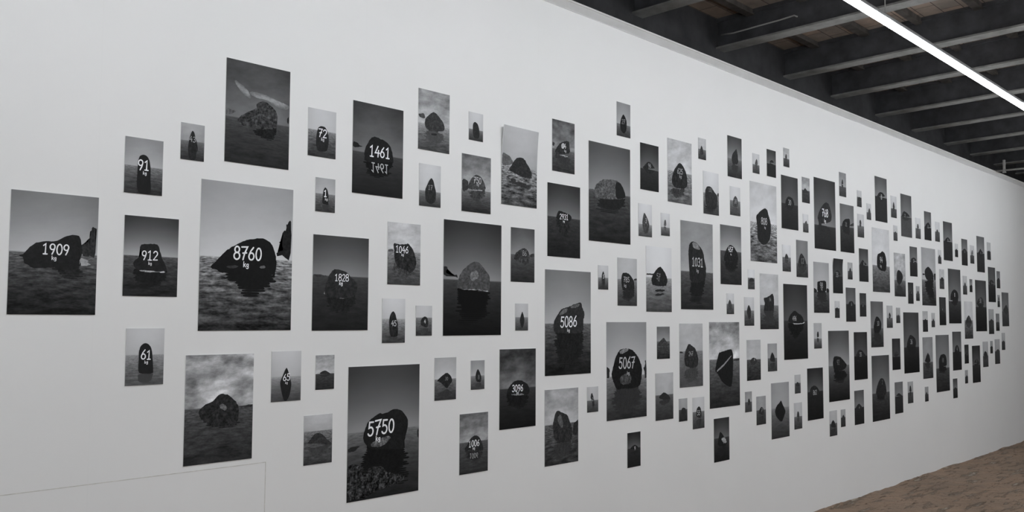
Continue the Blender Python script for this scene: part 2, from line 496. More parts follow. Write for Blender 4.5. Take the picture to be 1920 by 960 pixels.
PRINTS = [
[1.3764,1.7649,0.2972,0.421,[0.534,0.783,0.456,0.157],0.49,0.05,0.5,[[0.182,0.15,[[-1173,-121],[-1015,-44],[-912,94],[-809,232],[-595,367],[-340,433],[-79,411],[107,489],[330,613],[424,666],[596,697],[791,683],[864,589],[909,415],[946,259],[938,21],[840,-200],[887,-414],[600,-525],[295,-557],[-48,-463],[-380,-515],[-709,-514],[-984,-390],[-1009,-195]]]],[["tree",0.221,0.4,[[901,414],[996,400],[1093,426],[1190,492],[1246,595],[1214,712],[1267,795],[1235,913],[1292,1016],[1427,1023],[1471,891],[1471,-12],[1208,-28],[916,-27]]],["reflection",0.195,0.3,[[-47,-494],[884,-336],[975,-726],[843,-848],[458,-861],[149,-717]]],["foam",0.665,0.3,[[783,-242],[954,-96],[1174,-204],[1258,-339],[983,-371],[825,-319]]]],[["1909",36,152,355,0.953,0,0],["kg",-21,-145,131,0.953,0,0]],0,"large print of a wide boulder painted 1909 kg, at the near end of the wall"],
[1.6901,2.1092,0.1487,0.2091,[0.594,0.73,0.549,0.224],0.5,0.05,0.3,[[0.179,0.1,[[-223,257],[-175,380],[-47,439],[62,419],[143,354],[208,228],[261,-60],[254,-398],[297,-792],[262,-1030],[-193,-1030],[-269,-707],[-253,-289],[-245,4]]]],[],[["91",-26,43,367,0.953,0,0],["kg",27,-248,117,0.936,0,0]],0,"pale small print of an upright stone painted 91 kg"],
[1.7294,1.7731,0.2136,0.2972,[0.29,0.713,0.366,0.182],0.49,0.02,0.35,[[0.187,0.2,[[-719,-270],[-616,-142],[-395,22],[-427,219],[-461,341],[-399,444],[122,493],[255,447],[343,179],[427,-69],[592,-356],[641,-502],[375,-555],[-110,-511],[-540,-521],[-672,-411]]]],[["foam",0.713,0.6,[[-455,-505],[-111,-470],[152,-501],[551,-505],[554,-590],[199,-574],[-151,-588],[-454,-559]]],["reflection",0.166,0.2,[[-689,-535],[642,-544],[606,-819],[389,-1036],[-219,-1178],[-612,-943]]]],[["912",-70,39,333,0.953,0,0],["kg",-53,-251,108,0.907,0,0]],0,"medium dark print of a stump-like boulder painted 912 kg"],
[1.7162,1.401,0.1484,0.2095,[0.822,0.772,0.648,0.351],0.46,0.03,0.3,[[0.178,0.1,[[-259,-463],[-237,-77],[-250,189],[-192,392],[-88,481],[6,504],[115,465],[219,344],[269,157],[301,-174],[333,-505],[324,-637],[-203,-616]]]],[["reflection",0.299,0.05,[[-259,-678],[-237,-790],[-250,-866],[-192,-925],[-88,-950],[6,-957],[115,-946],[219,-911],[269,-857],[301,-762],[333,-666],[324,-628],[-203,-634]]]],[["61",33,68,329,0.953,0,0],["kg",41,-199,107,0.951,0,0]],0,"pale small print of a rounded upright stone painted 61 kg"],
[1.8846,2.2284,0.0996,0.1433,[0.677,0.632,0.499,0.222],0.47,0.08,0.2,[[0.193,0.3,[[-187,-157],[-148,110],[-84,338],[-27,456],[56,381],[109,169],[176,-19],[231,-275],[159,-394],[134,-682],[-124,-702],[-181,-374]]]],[],[["43",-17,107,209,0.61,0,0]],0,"pale tiny print of a thin upright stone up and before the 8760 kg print"],
[2.1758,2.3827,0.3042,0.4219,[0.314,0.502,0.331,0.183],0.555,0.12,0.2,[[0.256,0.9,[[-983,-368],[-835,-161],[-658,-41],[-454,95],[-92,262],[-106,399],[-19,521],[218,600],[390,592],[571,482],[792,340],[905,208],[911,-66],[893,-423],[620,-418],[301,-574],[-18,-548],[-438,-548],[-851,-539]]]],[["shoreline",0.365,0.5,[[-1489,48],[-1171,11],[-1028,-19],[-1168,-102],[-1482,-231]]],["reflection",0.159,0.4,[[-331,-656],[893,-437],[876,-873],[635,-1002],[43,-901]]],["cloud_streak",0.448,0.2,[[-1171,1277],[-804,1127],[-481,919],[-360,673],[-473,619],[-795,795],[-1053,1047]]],["cloud_streak",0.489,0.2,[[-1126,1210],[-796,1091],[-507,923],[-399,721],[-501,675],[-789,817],[-1020,1022]]],["cloud_streak",0.53,0.2,[[-1090,1157],[-790,1062],[-528,927],[-430,759],[-523,720],[-784,834],[-994,1001]]],["cloud_streak",0.572,0.2,[[-1045,1091],[-783,1026],[-554,930],[-469,807],[-550,775],[-779,855],[-961,976]]],["cloud_streak",0.452,0.2,[[-440,923],[76,949],[605,840],[1146,694],[1506,621],[1424,465],[949,454],[477,647],[-48,724],[-404,761]]],["cloud_streak",0.497,0.2,[[-343,874],[122,902],[597,818],[1081,705],[1419,648],[1330,518],[905,503],[482,657],[9,714],[-310,741]]],["cloud_streak",0.543,0.2,[[-264,836],[158,865],[590,801],[1030,713],[1336,670],[1255,561],[869,543],[485,665],[56,707],[-235,725]]],["cloud_streak",0.589,0.2,[[-167,787],[204,818],[582,780],[965,723],[1232,698],[1161,614],[825,592],[490,675],[114,697],[-141,704]]],["shoreline",0.175,0.2,[[1378,57],[1464,176],[1478,-166],[1381,-76]]]],[],0,"large dark print of a rough speckled boulder under two streaks of cloud"],
[2.1409,1.7923,0.4276,0.5943,[0.666,0.866,0.609,0.221],0.504,0.06,0.9,[[0.145,0.1,[[-1667,-424],[-1477,-284],[-1288,-54],[-1096,142],[-655,435],[-153,669],[156,739],[468,796],[732,795],[1002,701],[1178,536],[1265,309],[1353,35],[1363,-382],[1303,-617],[1037,-728],[299,-782],[-319,-759],[-825,-707],[-1222,-669],[-1421,-554],[-1640,-510]]],[0.247,0.3,[[-1031,-440],[-634,-333],[-380,-389],[-730,-494]]],[0.434,0.3,[[550,-371],[760,-293],[842,-404],[604,-424]]]],[["reflection",0.145,0.1,[[-1221,-691],[-320,-746],[1036,-710],[1314,-593],[1309,-848],[1153,-1084],[785,-1324],[424,-1605],[-93,-1616],[-357,-1263],[-717,-1006]]],["tree",0.161,0.3,[[2108,1642],[1992,1600],[1856,1471],[1760,1323],[1818,1186],[1687,1153],[1590,1052],[1659,940],[1569,794],[1463,623],[1602,538],[1715,428],[1608,319],[1284,194],[1340,118],[1668,98],[2123,-10]]]],[["8760",-10,148,507,0.953,0,0],["kg",-86,-300,208,0.953,0,0]],0,"biggest-size print of a black boulder painted 8760 kg on rippling water"],
[2.0304,1.1907,0.2993,0.4215,[0.655,0.766,0.379,0.21],0.484,0.85,0.4,[[0.201,0.6,[[-928,-117],[-857,42],[-589,216],[-269,300],[-135,479],[73,586],[391,484],[676,257],[851,20],[851,-262],[827,-578],[541,-682],[65,-555],[-476,-534],[-847,-314]]],[0.418,0.5,[[-31,112],[122,206],[325,-16],[249,-116],[51,-33]]]],[["shoreline",0.237,0.3,[[844,-1],[1248,51],[1478,72],[1457,-55],[844,-29]]],["reflection",0.201,0.5,[[-824,-316],[819,-577],[704,-779],[-6,-792],[-627,-604]]]],[],0,"large print of an unnumbered craggy boulder under heavy swirling clouds"],
[2.3381,1.3033,0.1465,0.2084,[0.835,0.764,0.704,0.293],0.5,0.02,0.15,[[0.18,0.15,[[-1,371],[85,205],[175,-77],[252,-312],[224,-543],[164,-817],[32,-1027],[-94,-1023],[-211,-704],[-283,-425],[-315,-239],[-185,31],[-81,258]]]],[],[["65",-8,-46,268,0.953,0,0],["kg",-3,-268,93,0.889,0,0]],0,"pale small print of a spindle-shaped stone painted 65 kg"],
[2.4989,2.3539,0.1489,0.2101,[0.792,0.792,0.585,0.221],0.44,0.02,0.4,[[0.193,0.2,[[-244,210],[-98,321],[141,309],[265,140],[349,-145],[338,-493],[254,-776],[-221,-825],[-327,-537],[-323,-194]]]],[["reflection",0.26,0.1,[[-244,-980],[-98,-997],[141,-995],[265,-969],[349,-924],[338,-869],[254,-825],[-221,-817],[-327,-862],[-323,-916]]]],[["72",10,3,354,0.947,0,0],["kg",16,-262,128,0.88,0,0]],0,"pale small print of a stubby stone painted 72 kg"],
[2.5218,2.084,0.1055,0.1487,[0.684,0.767,0.565,0.24],0.46,0.03,0.35,[[0.181,0.15,[[-136,-66],[-118,205],[-25,357],[96,252],[162,13],[145,-333],[171,-429],[-188,-388]]]],[["reflection",0.257,0.075,[[-136,-539],[-118,-626],[-25,-675],[96,-641],[162,-564],[145,-453],[171,-423],[-188,-436]]]],[["1",-13,69,284,0.95,0,0],["kg",34,-172,108,0.882,0,0]],0,"pale tiny print of a thin upright stone directly below the 72 kg print"],
[2.818,2.322,0.3013,0.4216,[0.294,0.492,0.31,0.158],0.54,0.08,0.08,[[0.162,0.15,[[-832,-189],[-759,77],[-633,249],[-506,473],[-377,570],[-279,599],[-47,592],[87,533],[255,531],[526,413],[698,279],[804,83],[913,-324],[847,-449],[7,-570],[-811,-637]]]],[["shoreline",0.162,0.2,[[-1492,228],[-1243,188],[-1082,84],[-908,57],[-1492,-55]]],["reflection",0.13,0.2,[[-811,-622],[915,-403],[818,-757],[620,-1095],[20,-1294],[-508,-1226],[-740,-945]]]],[["1461",65,-79,477,0.953,0,0],["1461",78,-821,404,0.725,0,1]],0,"large dark print of a boulder painted 1461 kg with its number mirrored"],
[2.6155,1.7004,0.307,0.4161,[0.312,0.56,0.312,0.159],0.42,0.02,0.15,[[0.206,0.35,[[-907,-351],[-825,-34],[-683,312],[-537,512],[-418,591],[-237,627],[70,586],[319,472],[573,258],[859,68],[908,-181],[826,-508],[404,-650],[-331,-664],[-871,-626]]]],[["foam",0.626,0.7,[[-877,-374],[-578,-416],[-396,-485],[-31,-501],[341,-592],[280,-667],[-331,-664],[-874,-520]]],["reflection",0.172,0.3,[[-871,-641],[807,-508],[723,-1032],[110,-1384],[-621,-1194]]],["shoreline",0.267,0.3,[[-1498,368],[-1188,351],[-772,299],[-801,234],[-1496,258]]]],[["1828",15,248,296,0.953,0,0],["kg",-29,10,157,0.953,0,0]],0,"large dark print of a rounded boulder painted 1828 kg"],
[2.5361,1.3121,0.0994,0.1478,[0.643,0.833,0.325,0.197],0.535,0.35,0.3,[[0.224,0.2,[[-341,-55],[-168,43],[8,85],[188,-9],[339,-92]]]],[["reflection",0.232,0.1,[[-341,-113],[-168,-187],[8,-218],[188,-148],[339,-86]]]],[],0,"pale tiny print of a peaked rock just beyond the 65 kg print"],
[2.5061,1.0267,0.1484,0.2097,[0.788,0.726,0.533,0.255],0.32,0.12,0.4,[[0.241,0.45,[[-571,-145],[-471,-23],[-359,84],[-218,237],[-74,281],[130,240],[309,120],[430,-10],[671,-189],[727,-267],[346,-264],[52,-175]]]],[["reflection",0.29,0.225,[[-571,-350],[-471,-441],[-359,-522],[-218,-636],[-74,-669],[130,-638],[309,-548],[430,-451],[671,-316],[727,-258],[346,-260],[52,-327]]]],[],0,"pale small print of a peaked rock down and beyond the 65 kg print"],
[2.8768,1.0323,0.4256,0.5951,[0.297,0.601,0.501,0.162],0.486,0.02,0.2,[[0.157,0.2,[[-1268,-172],[-1154,165],[-1031,427],[-853,563],[-532,725],[-305,829],[-140,762],[92,806],[391,928],[660,951],[1003,861],[1283,625],[1426,315],[1396,6],[1297,-295],[1198,-595],[1238,-933],[556,-902],[-178,-831],[-830,-742],[-1154,-478]]],[0.412,0.8,[[-767,-664],[-834,-508],[-317,-356],[143,-246],[412,-320],[82,-594],[-311,-708]]]],[["reflection",0.13,0.2,[[-1024,-639],[1202,-827],[1438,-1339],[1449,-2061],[1264,-2552],[-413,-2344],[-1322,-1692],[-1331,-1200]]],["small_stone",0.194,0.2,[[-2090,-634],[-1906,-545],[-1406,-553],[-1592,-683],[-1716,-768],[-2087,-780]]],["small_stone",0.194,0.2,[[2009,-148],[2100,-51],[2113,-549],[2034,-437]]],["pebbles",0.203,1.6,[[-2113,-1405],[-1830,-1293],[-1326,-1446],[-1130,-1764],[-815,-1552],[-165,-1574],[238,-1921],[1326,-2149],[1192,-2390],[249,-2577],[-407,-2644],[-1296,-2960],[-2113,-2881]]]],[["5750",-215,178,615,0.953,5,0],["kg",-397,-299,221,0.953,0,0]],0,"biggest-size dark print of a boulder painted 5750 kg above pebbly shallows"],
[3.1686,2.5136,0.2101,0.2976,[0.582,0.76,0.68,0.273],0.56,0.4,0.35,[[0.249,0.4,[[-641,-190],[-593,64],[-316,312],[-80,456],[130,413],[359,245],[589,59],[707,-202],[671,-386],[217,-482],[-305,-506],[-564,-408]]]],[["tree",0.282,0.4,[[-1036,236],[-939,281],[-720,279],[-572,149],[-717,17],[-1036,73]]],["small_stone",0.2,0.2,[[-214,-630],[68,-576],[219,-609],[145,-687],[-191,-709]]],["reflection",0.321,0.2,[[-641,-731],[-593,-921],[-316,-1107],[-80,-1215],[130,-1183],[359,-1057],[589,-917],[707,-722],[671,-584],[217,-511],[-305,-494],[-564,-567]]]],[],0,"pale medium print of a rounded boulder just beyond the 1461 kg print"],
[3.4635,2.532,0.1042,0.1453,[0.817,0.789,0.548,0.233],0.6,0.02,0.15,[[0.208,0.2,[[-237,95],[-189,189],[-92,251],[106,178],[215,-66],[260,-408],[146,-610],[-189,-589],[-250,-195]]]],[],[],0,"pale tiny print of an upright stone just before the curling print"],
[3.1457,2.1932,0.1429,0.2061,[0.838,0.81,0.608,0.239],0.63,0.04,0.2,[[0.214,0.3,[[-344,-246],[-222,-16],[-79,245],[81,399],[217,250],[295,-15],[396,-279],[357,-777],[48,-915],[-285,-783]]]],[],[["17",-1,-91,229,0.554,0,0]],0,"pale small print of a thin pointed stone up and before the big dome boulder print"],
[3.4695,2.236,0.2134,0.2938,[0.455,0.759,0.562,0.181],0.6,0.35,0.3,[[0.298,0.5,[[-643,-187],[-470,163],[-229,390],[14,499],[303,422],[553,161],[698,-183],[557,-255],[-585,-334]]]],[["reflection",0.281,0.5,[[-600,-421],[641,-282],[602,-587],[233,-911],[-94,-942],[-421,-688]]],["shoreline",0.256,0.3,[[-1030,213],[-590,92],[-627,-168],[-585,-317],[-1022,-521]]]],[["750",42,191,299,0.759,0,0],["kg",76,-18,126,0.705,0,0]],0,"grey medium print of a peaked boulder directly above the big dome boulder print"],
[3.8012,2.3627,0.2878,0.422,[0.758,0.684,0.603,0.296],0.5,0.06,0.9,[[0.212,0.35,[[-905,-256],[-625,89],[-315,459],[-1,567],[363,486],[732,135],[1030,-227],[985,-521],[186,-489],[-355,-371]]]],[["shoreline",0.395,0.3,[[-1401,634],[-1113,595],[-805,486],[-492,196],[-890,-4],[-1424,-41]]],["reflection",0.237,0.3,[[-708,-759],[922,-883],[831,-1137],[8,-1041],[-618,-929]]]],[],[0.017,0.35],"large pale print with its upper edge curling off the wall, rounded boulder ashore"],
[2.9841,1.8505,0.2056,0.2919,[0.817,0.788,0.618,0.277],0.46,0.3,0.4,[[0.203,0.6,[[-703,489],[-373,431],[7,455],[252,512],[452,322],[611,119],[701,-143],[775,-379],[659,-703],[414,-898],[-9,-731],[-425,-618],[-622,-314],[-607,52]]]],[["reflection",0.308,0.7,[[-632,-523],[553,-734],[416,-1004],[-2,-1177],[-417,-1087],[-729,-787]]],["shoreline",0.343,0.2,[[-1013,158],[-678,204],[-676,74],[-1013,70]]]],[["1046",-162,202,305,0.952,0,0],["kg",-124,-37,116,0.884,0,0]],0,"medium pale print of a top-heavy boulder painted 1046 kg"],
[3.4505,1.7498,0.4194,0.5747,[0.249,0.587,0.311,0.111],0.51,0.02,0.12,[[0.32,0.45,[[-1178,-345],[-1049,20],[-779,421],[-385,651],[-107,833],[135,879],[503,799],[794,543],[1020,323],[1188,214],[1217,-246],[1195,-603],[271,-541],[-531,-550],[-1160,-528]]],[0.461,0.5,[[-301,272],[261,464],[428,72],[-136,-174]]]],[["tree",0.206,0.4,[[-2071,587],[-1904,605],[-1865,514],[-1923,291],[-1632,193],[-1440,216],[-1074,103],[-1127,17],[-2064,12]]],["foam",0.672,0.7,[[-1044,-491],[-533,-455],[271,-490],[1094,-508],[1137,-651],[598,-578],[-212,-581],[-847,-564]]],["reflection",0.111,0.05,[[-1175,-567],[1220,-637],[1146,-1683],[288,-2255],[-984,-2254]]]],[],0,"biggest-size dark print of an unnumbered dome-shaped boulder on black water"],
[2.9239,1.5354,0.1403,0.2058,[0.872,0.823,0.734,0.254],0.45,0.02,0.3,[[0.192,0.5,[[-296,-57],[-253,200],[-155,381],[-34,454],[84,331],[156,98],[248,-109],[257,-679],[136,-755],[-237,-736]]]],[["reflection",0.292,0.25,[[-296,-873],[-253,-920],[-155,-953],[-34,-966],[84,-944],[156,-902],[248,-864],[257,-761],[136,-747],[-237,-751]]]],[["45",-11,-119,238,0.833,0,0]],0,"pale small print of a thin upright stone directly below the 1046 kg print"],
[3.1148,1.536,0.1048,0.1441,[0.823,0.813,0.599,0.241],0.39,0.03,0.3,[[0.21,0.4,[[-225,-9],[-141,124],[38,215],[199,152],[282,-62],[228,-356],[-208,-232]]]],[["reflection",0.278,0.2,[[-225,-527],[-141,-595],[38,-642],[199,-609],[282,-500],[228,-350],[-208,-414]]]],[["4",42,-41,171,0.833,0,0]],0,"pale tiny print of an upright stone just before the big dome boulder print"],
[3.8307,1.8896,0.1933,0.2906,[0.361,0.599,0.406,0.195],0.49,0.05,0.2,[[0.247,0.7,[[-763,-203],[-605,73],[-338,237],[67,392],[313,322],[479,150],[590,-86],[206,-154],[-246,-165],[-514,-339]]]],[["shoreline",0.264,0.5,[[571,58],[894,154],[952,115],[952,-67],[618,-85]]],["reflection",0.277,0.7,[[-425,-216],[572,-124],[390,-507],[-64,-557]]]],[["86",114,112,277,0.571,0,0]],0,"grey medium print of a peaked rock just beyond the big dome boulder print"],
[3.824,1.5567,0.1036,0.1442,[0.792,0.782,0.598,0.263],0.5,0.02,0.15,[[0.201,0.2,[[-178,-201],[-90,66],[35,323],[153,68],[218,-200],[94,-558],[-23,-587]]]],[],[],0,"pale tiny print of a thin upright stone directly above the 3096 kg print"],
[3.2614,1.2525,0.1465,0.2068,[0.705,0.836,0.566,0.216],0.5,0.05,0.3,[[0.189,0.3,[[-594,-86],[-322,112],[74,317],[358,127],[475,-124],[264,-315],[99,-497],[-129,-323],[-371,-145]]]],[["reflection",0.254,0.15,[[-594,-705],[-322,-810],[74,-918],[358,-818],[475,-686],[264,-584],[99,-488],[-129,-580],[-371,-674]]]],[["30",55,4,163,0.508,0,0]],0,"pale small print of a rounded boulder up and before the 1006 kg print"],
[3.4883,1.262,0.0996,0.1465,[0.614,0.754,0.605,0.261],0.52,0.02,0.2,[[0.197,0.3,[[-177,-50],[-107,171],[-3,313],[137,145],[262,-125],[223,-393],[-126,-332]]]],[["reflection",0.278,0.15,[[-177,-519],[-107,-604],[-3,-659],[137,-594],[262,-490],[223,-387],[-126,-411]]]],[["8",50,-116,191,0.459,0,0]],0,"pale tiny print of an upright stone just before the 3096 kg print"],
[3.4642,0.9225,0.205,0.2979,[0.464,0.676,0.385,0.223],0.47,0.4,0.25,[[0.204,0.3,[[-739,-285],[-490,-57],[-350,162],[-114,339],[142,378],[385,262],[534,26],[683,-296],[620,-457],[-107,-358]]]],[["reflection",0.213,0.3,[[-660,-331],[661,-478],[541,-756],[59,-928],[-419,-767]]]],[["1006",-14,-24,299,0.953,0,0],["kg",-28,-255,122,0.919,0,0],["1006",-24,-632,232,0.651,0,1]],0,"medium grey print of a boulder painted 1006 kg, mirrored in the water"],
[3.7959,1.1785,0.2891,0.4169,[0.281,0.471,0.281,0.123],0.49,0.35,0.12,[[0.163,0.2,[[-926,-285],[-781,9],[-565,259],[-215,407],[140,420],[499,333],[771,166],[936,-91],[883,-362],[-33,-393]]],[0.51,0.5,[[-562,-264],[502,-305],[413,-383],[-474,-345]]]],[["reflection",0.145,0.3,[[-908,-332],[865,-402],[776,-901],[60,-1090],[-731,-863]]]],[["3096",-53,18,340,0.937,0,0],["kg",-52,-216,129,0.871,0,0]],0,"large dark print of a low dome boulder painted 3096 kg"],
[4.2247,1.5274,0.4148,0.588,[0.513,0.745,0.457,0.141],0.505,0.03,0.4,[[0.21,0.3,[[-1341,-428],[-1323,66],[-983,438],[-589,791],[-90,859],[315,984],[724,1098],[1169,1162],[1262,837],[1450,582],[1450,325],[1303,68],[1365,-585],[113,-638],[-1195,-565]]],[0.424,0.5,[[-884,439],[-489,754],[-90,821],[-190,600],[-736,378]]],[0.391,0.5,[[112,918],[1034,1116],[930,897],[264,794]]]],[["reflection",0.158,0.3,[[-1176,-565],[1345,-585],[1240,-1592],[929,-2473],[-385,-2677],[-1270,-1784]]]],[["5086",-8,54,579,0.933,4,0],["kg",-28,-436,176,0.866,0,0]],0,"biggest-size print of a jagged boulder painted 5086 kg with a long dark reflection"],
[4.1656,0.9494,0.2965,0.4161,[0.671,0.773,0.411,0.221],0.46,0.35,0.6,[[0.221,0.5,[[-815,100],[-720,397],[-624,695],[-430,902],[10,773],[506,584],[606,359],[857,-33],[908,-473],[828,-870],[111,-927],[-621,-738],[-718,-334]]],[0.373,0.4,[[-430,498],[-137,722],[110,211],[61,-154],[-283,119]]]],[["shoreline",0.212,0.4,[[1009,80],[1314,181],[1468,295],[1468,-556],[959,-601],[1060,-236]]],["reflection",0.25,0.25,[[-815,-1429],[-720,-1579],[-624,-1729],[-430,-1833],[10,-1768],[506,-1673],[606,-1560],[857,-1362],[908,-1140],[828,-940],[111,-911],[-621,-1006],[-718,-1210]]]],[],0,"large print of an unnumbered leaning boulder in choppy water under streaky cloud"],
[4.45,1.0814,0.1073,0.1466,[0.773,0.763,0.474,0.25],0.53,0.03,0.2,[[0.227,0.3,[[-231,91],[-177,325],[-71,383],[35,185],[120,-45],[162,-401],[-41,-433],[-93,-32]]]],[["reflection",0.272,0.15,[[-231,-581],[-177,-650],[-71,-667],[35,-609],[120,-541],[162,-436],[-41,-427],[-93,-545]]]],[["2",-19,15,192,0.612,0,0]],0,"pale tiny print of a thin upright stone directly below the 5086 kg print"],
[4.1844,2.1024,0.2957,0.4129,[0.243,0.499,0.277,0.151],0.45,0.02,0.2,[[0.167,0.2,[[-768,65],[-611,390],[-532,558],[-174,529],[227,462],[568,388],[699,235],[511,-15],[-94,3]]]],[["reflection",0.192,0.5,[[-807,-79],[552,-48],[471,-641],[-12,-877],[-570,-563]]]],[["2931",-38,236,294,0.953,0,0],["kg",-54,-19,112,0.937,0,0]],0,"large dark print of a block-like boulder painted 2931 kg"],
[4.1789,2.5272,0.2032,0.2948,[0.37,0.553,0.421,0.21],0.56,0.4,0.3,[[0.21,0.5,[[-800,-374],[-603,-68],[-285,205],[197,382],[482,366],[523,139],[605,-288],[-44,-426],[-681,-495]]],[0.678,0.4,[[-245,134],[76,205],[36,-82],[-205,-115]]]],[["foam",0.678,0.7,[[-760,-546],[198,-461],[401,-547],[-284,-662],[-760,-658]]],["shoreline",0.222,0.3,[[-997,155],[-761,112],[-879,-81],[-997,-47]]],["reflection",0.243,0.25,[[-800,-574],[-603,-804],[-285,-1009],[197,-1141],[482,-1129],[523,-959],[605,-639],[-44,-535],[-681,-483]]]],[["04",20,43,282,0.838,0,0],["kg",117,-215,128,0.778,0,0]],0,"grey medium print of a rounded boulder directly above the 2931 kg print"],
[4.625,2.303,0.4229,0.5918,[0.351,0.61,0.343,0.161],0.49,0.02,0.25,[[0.351,0.75,[[-1557,-235],[-1600,157],[-1408,401],[-1057,642],[-658,809],[15,869],[654,886],[1024,790],[1302,518],[1535,212],[1599,-140],[557,-296],[-528,-363],[-1410,-417]]],[0.165,0.1,[[544,841],[1005,783],[1302,518],[1535,212],[1580,-125],[539,-281]]]],[["reflection",0.165,0.2,[[-1410,-459],[1580,-170],[1388,-847],[370,-1154],[-1237,-1186]]],["shoreline",0.377,0.3,[[-2099,105],[-1583,106],[-1539,5],[-2083,-25]]]],[],0,"biggest-size dark print of a round boulder with one side in black shadow"],
[4.7677,2.7762,0.1453,0.2101,[0.564,0.715,0.503,0.232],0.63,0.02,0.2,[[0.16,0.3,[[-384,-249],[-270,74],[-43,378],[164,200],[323,-54],[291,-616],[6,-882],[-340,-684]]]],[],[["27",-55,-114,278,0.538,0,0]],0,"pale small print of a thin upright stone directly above the big half-shadowed boulder print"],
[5.0507,2.5146,0.2094,0.2974,[0.22,0.443,0.229,0.159],0.54,0.02,0.1,[[0.187,0.4,[[-780,-94],[-430,205],[-128,375],[174,310],[427,140],[630,-20]]]],[["reflection",0.185,0.2,[[-780,-82],[-430,-306],[-128,-433],[174,-384],[427,-257],[630,-137]]]],[["96",-29,112,241,0.639,0,0]],0,"dark medium print of a peaked rock just beyond the big half-shadowed boulder print"],
[5.41,2.5282,0.2989,0.4203,[0.732,0.805,0.604,0.365],0.5,0.3,0.5,[[0.188,0.5,[[-1030,-589],[-863,-186],[-589,202],[-70,636],[292,519],[621,229],[862,-165],[919,-852],[492,-1078],[-497,-1122],[-948,-963]]]],[["reflection",0.246,0.5,[[-1037,-1209],[603,-1096],[374,-1539],[-506,-1804],[-1041,-1562]]]],[["625",-23,44,347,0.686,0,0],["kg",38,-290,203,0.638,0,0]],0,"pale large print of a rounded boulder directly above the big pillar stone print"],
[5.6981,2.7229,0.1024,0.1472,[0.77,0.751,0.509,0.223],0.52,0.1,0.3,[[0.243,0.4,[[-320,-160],[-114,258],[59,47],[170,-342],[-243,-477]]]],[["reflection",0.278,0.2,[[-320,-560],[-114,-678],[59,-619],[170,-509],[-243,-471]]]],[],0,"pale tiny print of a pointed stone well above the big pillar stone print"],
[6.1503,2.723,0.2091,0.2979,[0.303,0.6,0.511,0.195],0.54,0.02,0.2,[[0.203,0.2,[[-492,-155],[-329,222],[0,475],[239,657],[414,321],[528,-449],[-307,-540]]]],[["reflection",0.247,0.1,[[-492,-772],[-329,-1012],[0,-1172],[239,-1288],[414,-1074],[528,-586],[-307,-528]]]],[],0,"grey medium print of a pointed stone up and before the 808 kg print"],
[5.0001,2.1718,0.1506,0.2069,[0.87,0.842,0.664,0.294],0.62,0.02,0.2,[[0.303,0.5,[[-372,-231],[-250,257],[-129,504],[97,286],[314,21],[442,-281],[287,-774],[-180,-863]]]],[],[["3",45,-29,283,0.654,0,0]],0,"pale small print of a pointed stone just beyond the big half-shadowed boulder print"],
[5.2308,2.1628,0.1035,0.1467,[0.853,0.777,0.573,0.252],0.62,0.02,0.2,[[0.374,0.3,[[-227,-125],[-139,287],[40,319],[109,-83]]]],[["reflection",0.368,0.15,[[-227,-119],[-139,-429],[40,-453],[109,-152]]]],[],0,"pale tiny print of an upright stone just before the big pillar stone print"],
[5.8131,2.4254,0.2094,0.2965,[0.86,0.832,0.61,0.24],0.5,0.03,0.3,[[0.215,0.3,[[-850,-169],[-784,209],[-603,401],[-363,483],[56,422],[414,146],[800,-79],[852,-578],[152,-912],[-709,-928]]]],[["reflection",0.198,0.2,[[-745,-931],[826,-630],[696,-1019],[24,-1328],[-692,-1297]]],["shoreline",0.227,0.2,[[840,63],[1032,148],[1032,-137],[836,-126]]]],[["102",-129,215,250,0.51,0,0]],0,"pale medium print of a rounded boulder directly above the big pillar stone print"],
[6.1504,2.4028,0.1513,0.2083,[0.844,0.835,0.567,0.27],0.48,0.02,0.25,[[0.3,0.4,[[-358,-68],[-215,249],[31,402],[272,256],[404,-36],[339,-387],[-310,-438]]]],[["reflection",0.332,0.2,[[-358,-642],[-215,-824],[31,-913],[272,-828],[404,-660],[339,-459],[-310,-429]]]],[["38",-2,-14,284,0.603,0,0]],0,"pale small print of an upright stone just before the 808 kg print"],
[5.6201,1.9117,0.4165,0.5923,[0.574,0.725,0.399,0.175],0.565,0.12,0.25,[[0.187,0.3,[[-1135,875],[-992,1452],[-594,1633],[-82,1581],[490,1239],[799,952],[908,468],[1135,-11],[1121,-837],[218,-1170],[-941,-1146],[-1015,-104]]],[0.504,0.6,[[-653,1503],[-425,1596],[-26,1512],[282,1288],[371,1111],[-204,1108],[-544,1239]]]],[["reflection",0.154,0.2,[[-941,-1146],[1038,-870],[787,-1852],[426,-2585],[-938,-2486]]]],[["1031",11,231,557,0.763,0,0],["kg",2,-332,205,0.71,0,0]],0,"biggest-size print of a tall pillar-like stone with a pale top face"],
[6.0818,2.0087,0.3007,0.4213,[0.424,0.712,0.352,0.182],0.43,0.03,0.2,[[0.17,0.3,[[-1073,-309],[-813,209],[-491,576],[-70,748],[400,597],[870,239],[1056,-170],[920,-435],[-915,-522]]]],[["reflection",0.161,0.2,[[-953,-524],[959,-433],[881,-983],[-24,-1275],[-776,-1052]]]],[["457",-90,403,351,0.952,0,0],["kg",-59,60,115,0.884,0,0]],0,"grey large print of a peaked rock just beyond the big pillar stone print"],
[6.5839,2.2799,0.4234,0.5955,[0.777,0.9,0.702,0.347],0.5,0.15,0.9,[[0.184,0.2,[[-1251,431],[-659,774],[101,1137],[563,1051],[758,642],[975,319],[1160,-179],[1102,-632],[977,-1173],[426,-1589],[-287,-1709],[-1020,-1324],[-1048,-763],[-1091,-57]]]],[],[["808",10,114,487,0.772,0,0],["kg",149,-348,169,0.718,0,0]],0,"biggest-size pale print of an upright boulder painted 808 kg in choppy water"],
